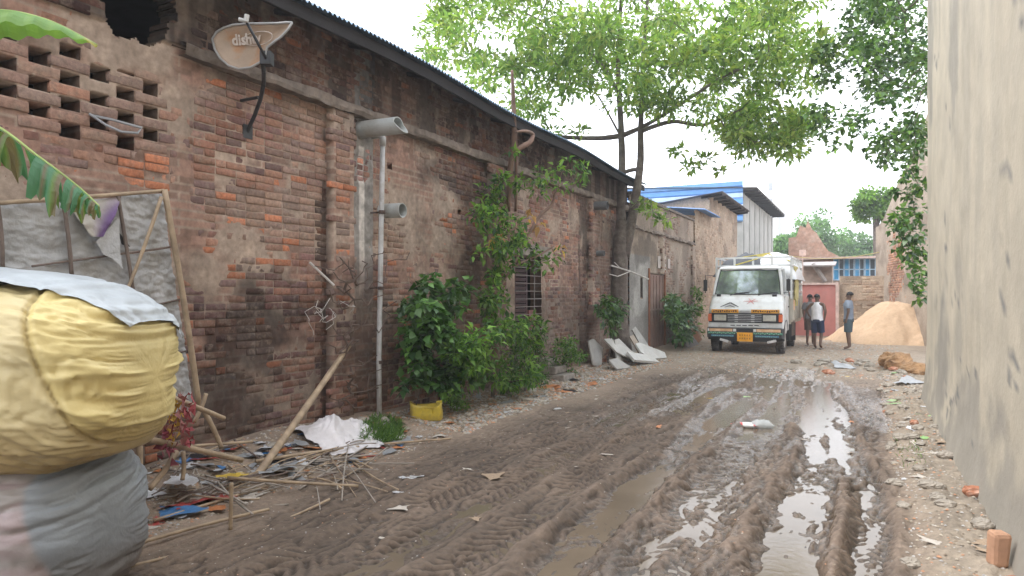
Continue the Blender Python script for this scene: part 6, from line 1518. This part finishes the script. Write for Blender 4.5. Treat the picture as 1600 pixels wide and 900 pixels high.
def person(label, x, y, face, pose, shirt, shorts, sleeves, H=1.68, shirt_cols=None, extra=None):
    z = gz(x, y); o = thing('person', label, 'person', (x, y, z)); o.rotation_euler = (0, 0, face); s = H/1.70
    ORG[o.name] = (0, 0, 0)
    P = {'pel': (0, 0, .92), 'wai': (0, 0, 1.07), 'che': (0, -.01, 1.27), 'nec': (0, .0, 1.43), 'nk2': (0, .01, 1.50), 'hd': (0, .02, 1.56), 'top': (0, .015, 1.66),
         'shl': (-.17, 0, 1.39), 'shr': (.17, 0, 1.39)}
    P.update(pose)
    for k in P: P[k] = tuple(s*v for v in P[k])
    seq = [('pel', (.13, .10)), ('wai', (.12, .09)), ('che', (.145, .10)), ('nec', (.07, .06)), ('nk2', (.052, .055)), ('hd', (.072, .085)), ('top', (.055, .07)),
           ('shl', .058), ('ell', .042), ('wrl', .028), ('hal', (.034, .022)), ('shr', .058), ('elr', .042), ('wrr', .028), ('har', (.034, .022)),
           ('hil', .088), ('knl', .056), ('anl', .036), ('tol', (.04, .03)), ('hir', .088), ('knr', .056), ('anr', .036), ('tor', (.04, .03))]
    ix = {n_: i for i, (n_, _) in enumerate(seq)}; nodes = [(P[n_], tuple(np.array(r_)*s) if hasattr(r_, '__len__') else r_*s) for n_, r_ in seq]
    E = [('pel', 'wai'), ('wai', 'che'), ('che', 'nec'), ('nec', 'nk2'), ('nk2', 'hd'), ('hd', 'top'), ('che', 'shl'), ('shl', 'ell'), ('ell', 'wrl'), ('wrl', 'hal'), ('che', 'shr'), ('shr', 'elr'), ('elr', 'wrr'), ('wrr', 'har'),
         ('pel', 'hil'), ('hil', 'knl'), ('knl', 'anl'), ('anl', 'tol'), ('pel', 'hir'), ('hir', 'knr'), ('knr', 'anr'), ('anr', 'tor')]
    E = [(ix[a], ix[b]) for a, b in E]
    # fingers rooted in each palm
    for h in 'lr':
        ha = np.array(P['ha'+h]); wr_ = np.array(P['wr'+h]); d = ha-wr_; d /= np.linalg.norm(d)
        for f, (off_, L_) in enumerate(((-.028, .062), (-.01, .072), (.009, .068), (.026, .054), (.045, .045))):
            sd2 = np.array((0, 1, 0)); b0 = ha+sd2*off_*.8*s; th = 1 if f == 4 else 0
            p1 = b0+(d*.03+sd2*.018*th)*s; p2 = b0+(d*L_*(1 if not th else .7)+sd2*.02*th+np.array((.012*(1 if h == 'l' else -1), 0, 0)))*s
            i0 = len(nodes); nodes.append((tuple(p1), .010*s)); nodes.append((tuple(p2), .008*s)); E += [(ix['ha'+h], i0), (i0, i0+1)]
    b = skinned('body', nodes, E, skin_m, o, None)
    # face: nose and ears belong to the head volume
    hd = np.array(P['hd'])
    hm = MB(); n = 20; rg4 = []
    for k in range(8):
        a = -.15+(pi/2+.1)*k/7; rg4.append([(hd[0]+.088*s*cos(a)*cos(t), hd[1]+(.012+.100*cos(a)*sin(t)*(1 if sin(t) > 0 else .92))*s, hd[2]+(.035+.095*sin(a))*s) for t in np.linspace(0, 2*pi, n, endpoint=False)])
    hm.loft(rg4); put('hair', hm, hair_m, o, smooth=True)
    fm2 = MB(); fm2.cur = (1, 1, 1)
    fm2.loft([[(hd[0]+a*s, hd[1]+(-.085+b*1.0)*s, hd[2]+c*s) for a, b, c in q_] for q_ in ([(-.012, 0, .02), (.012, 0, .02), (.012, .02, .02), (-.012, .02, .02)], [(-.018, -.028, -.02), (.018, -.028, -.02), (.018, .02, -.02), (-.018, .02, -.02)], [(-.014, -.012, -.028), (.014, -.012, -.028), (.014, .02, -.028), (-.014, .02, -.028)])])
    for e in (-1, 1): fm2.box((hd[0]+e*.088*s, hd[1]+.015*s, hd[2]), (.02*s, .035*s, .055*s))
    put('nose_and_ears', fm2, skin_m, o, smooth=True, bevel=.004)
    ey = MB()
    for e in (-1, 1): ey.box((hd[0]+e*.03*s, hd[1]-.082*s, hd[2]+.022*s), (.022*s, .01*s, .008*s))
    ey.box((hd[0], hd[1]-.080*s, hd[2]-.045*s), (.04*s, .01*s, .008*s)); put('eyes_and_mouth', ey, hair_m, o)
    # clothes
    sh2 = MB(); A = lambda k: np.array(P[k]); pe, wa_, ch_, ne = A('pel'), A('wai'), A('che'), A('nec')
    top = ne+np.array((0, 0, -.045*s if not sleeves else -.0))
    sh2.loft([ell_ring(pe+(0, 0, -.06*s), .178*s, .135*s), ell_ring(pe+(0, 0, .03*s), .170*s, .130*s), ell_ring(wa_, .158*s, .122*s), ell_ring((wa_+ch_)/2, .165*s, .125*s), ell_ring(ch_+(0, 0, .0), .180*s, .132*s), ell_ring(ch_+(0, 0, .07*s), .178*s if sleeves else .145*s, .125*s), ell_ring(ne+(0, 0, -.045*s), .150*s if sleeves else .10*s, .10*s), ell_ring(ne+(0, 0, .005*s), .085*s, .078*s)], cap=False)
    if sleeves:
        for h in 'lr':
            a, b_ = A('sh'+h), A('el'+h); d = b_-a; a = a+(ch_-a)*.25; sh2.tube([a+(0, 0, .012), a*.5+(A('sh'+h)+d*.3)*.5+(0, 0, .015), A('sh'+h)+d*.45, A('sh'+h)+d*.72], [.085*s, .082*s, .075*s, .074*s], 12, cap=False)
    put('shirt', sh2, shirt, o, smooth=True)
    so = MB(); so.loft([ell_ring(pe+(0, 0, .05*s), .160*s, .125*s), ell_ring(pe+(0, 0, -.03*s), .172*s, .135*s), ell_ring(pe+(0, 0, -.11*s), .178*s, .14*s)], cap=True)
    for h in 'lr':
        a, b_ = A('hi'+h), A('kn'+h); so.tube([a+(0, 0, .03*s), a*.6+b_*.4, a*.25+b_*.75, a*.02+b_*.98+(0, 0, .02)], [.108*s, .105*s, .10*s, .10*s], 14, cap=False)
    put('shorts', so, shorts, o, smooth=True)
    fl = MB()
    for h in 'lr':
        a, b_ = A('an'+h), A('to'+h); d = b_-a; c = a+d*.45; yaw_ = math.atan2(d[1], d[0]); fl.box((c[0], c[1], min(a[2], b_[2])-.045*s), (.25*s, .10*s, .022), rz=yaw_)
    put('sandals', fl, mat('sandal', (.10, .08, .07), .7), o, bevel=.01)
    return o
walk = dict(ell=(-.26, .06, 1.15), wrl=(-.20, -.02, .93), hal=(-.18, -.05, .87), elr=(.31, .03, 1.17), wrr=(.27, -.12, 1.0), har=(.25, -.17, .96),
            hil=(-.09, 0, .86), knl=(-.10, -.07, .49), anl=(-.10, .05, .12), tol=(-.10, -.09, .06), hir=(.09, 0, .86), knr=(.09, -.05, .48), anr=(.08, -.03, .10), tor=(.09, -.17, .045))
stand = dict(ell=(-.21, .03, 1.12), wrl=(-.20, -.03, .88), hal=(-.19, -.05, .82), elr=(.21, .04, 1.12), wrr=(.19, -.02, .88), har=(.18, -.04, .82),
             hil=(-.085, 0, .86), knl=(-.09, -.02, .49), anl=(-.09, .02, .10), tol=(-.10, -.12, .045), hir=(.085, 0, .86), knr=(.09, -.01, .49), anr=(.09, .03, .10), tor=(.11, -.11, .045))
cloth = lambda n_, c: mat(n_, c, .9, var=.12, scale=8, bump=.3, bscale=18, bdist=.015)
# facing angle: local -Y is the front
h1 = at(1277, 547, 20.6); person('person in white sleeveless vest and navy shorts walking away from the camera, arm bent', h1[0], h1[1], pi-.25, walk, cloth('white_vest', (.74, .74, .76)), cloth('navy_shorts', (.022, .035, .075)), False)
h2 = at(1326, 548, 20.2); person('person in grey blue polo shirt and denim shorts standing before the sand heap', h2[0], h2[1], -1.75+pi*0, stand, cloth('grey_blue_polo', (.20, .235, .29)), cloth('dark_denim', (.055, .085, .10)), True, 1.74)
h3 = at(1266, 542, 22.0); person('person in grey shirt mostly hidden behind the one in the white vest', h3[0], h3[1], .4, stand, cloth('grey_tee', (.18, .18, .19)), cloth('brown_shorts', (.10, .07, .06)), True, 1.68)
# motorcycle glimpsed behind the standing man: low seat-like shape on bricks
for k in range(5):
    q_ = ony(1344+k*7, 492-(k % 3)*7, 27.6); b = MB(); b.cur = (1, 1, 1); b.box((q_[0], q_[1], max(.06, .1+(k % 3)*.18)), (.34, .5, .16), rz=.2*k, jit=.01)
    tag(put('building_block', b, mat('pale_block', (.48, .36, .27), .9, var=.2, bump=.4), org=(q_[0], q_[1], 0), bevel=.01), 'pale concrete block stacked at the end wall left of the sand heap', 'block', 'pale blocks stacked left of the sand heap')

# ------------------------------------------------------------------ thin summer haze
import bmesh
hz_ = MB(); hz_.box((0, 200, 8.6), (840, 1030, 19.6)); ho_ = put('haze', hz_, [bpy.data.materials.new('haze_air')])
hm_ = ho_.data.materials[0]; hm_.use_nodes = True; hn = hm_.node_tree.nodes; hn.clear(); hv = hn.new('ShaderNodeVolumePrincipled'); hout = hn.new('ShaderNodeOutputMaterial')
hv.inputs['Color'].default_value = (.92, .94, .97, 1); hv.inputs['Density'].default_value = .0024; hm_.node_tree.links.new(hv.outputs[0], hout.inputs['Volume']); ho_['kind'] = 'stuff'
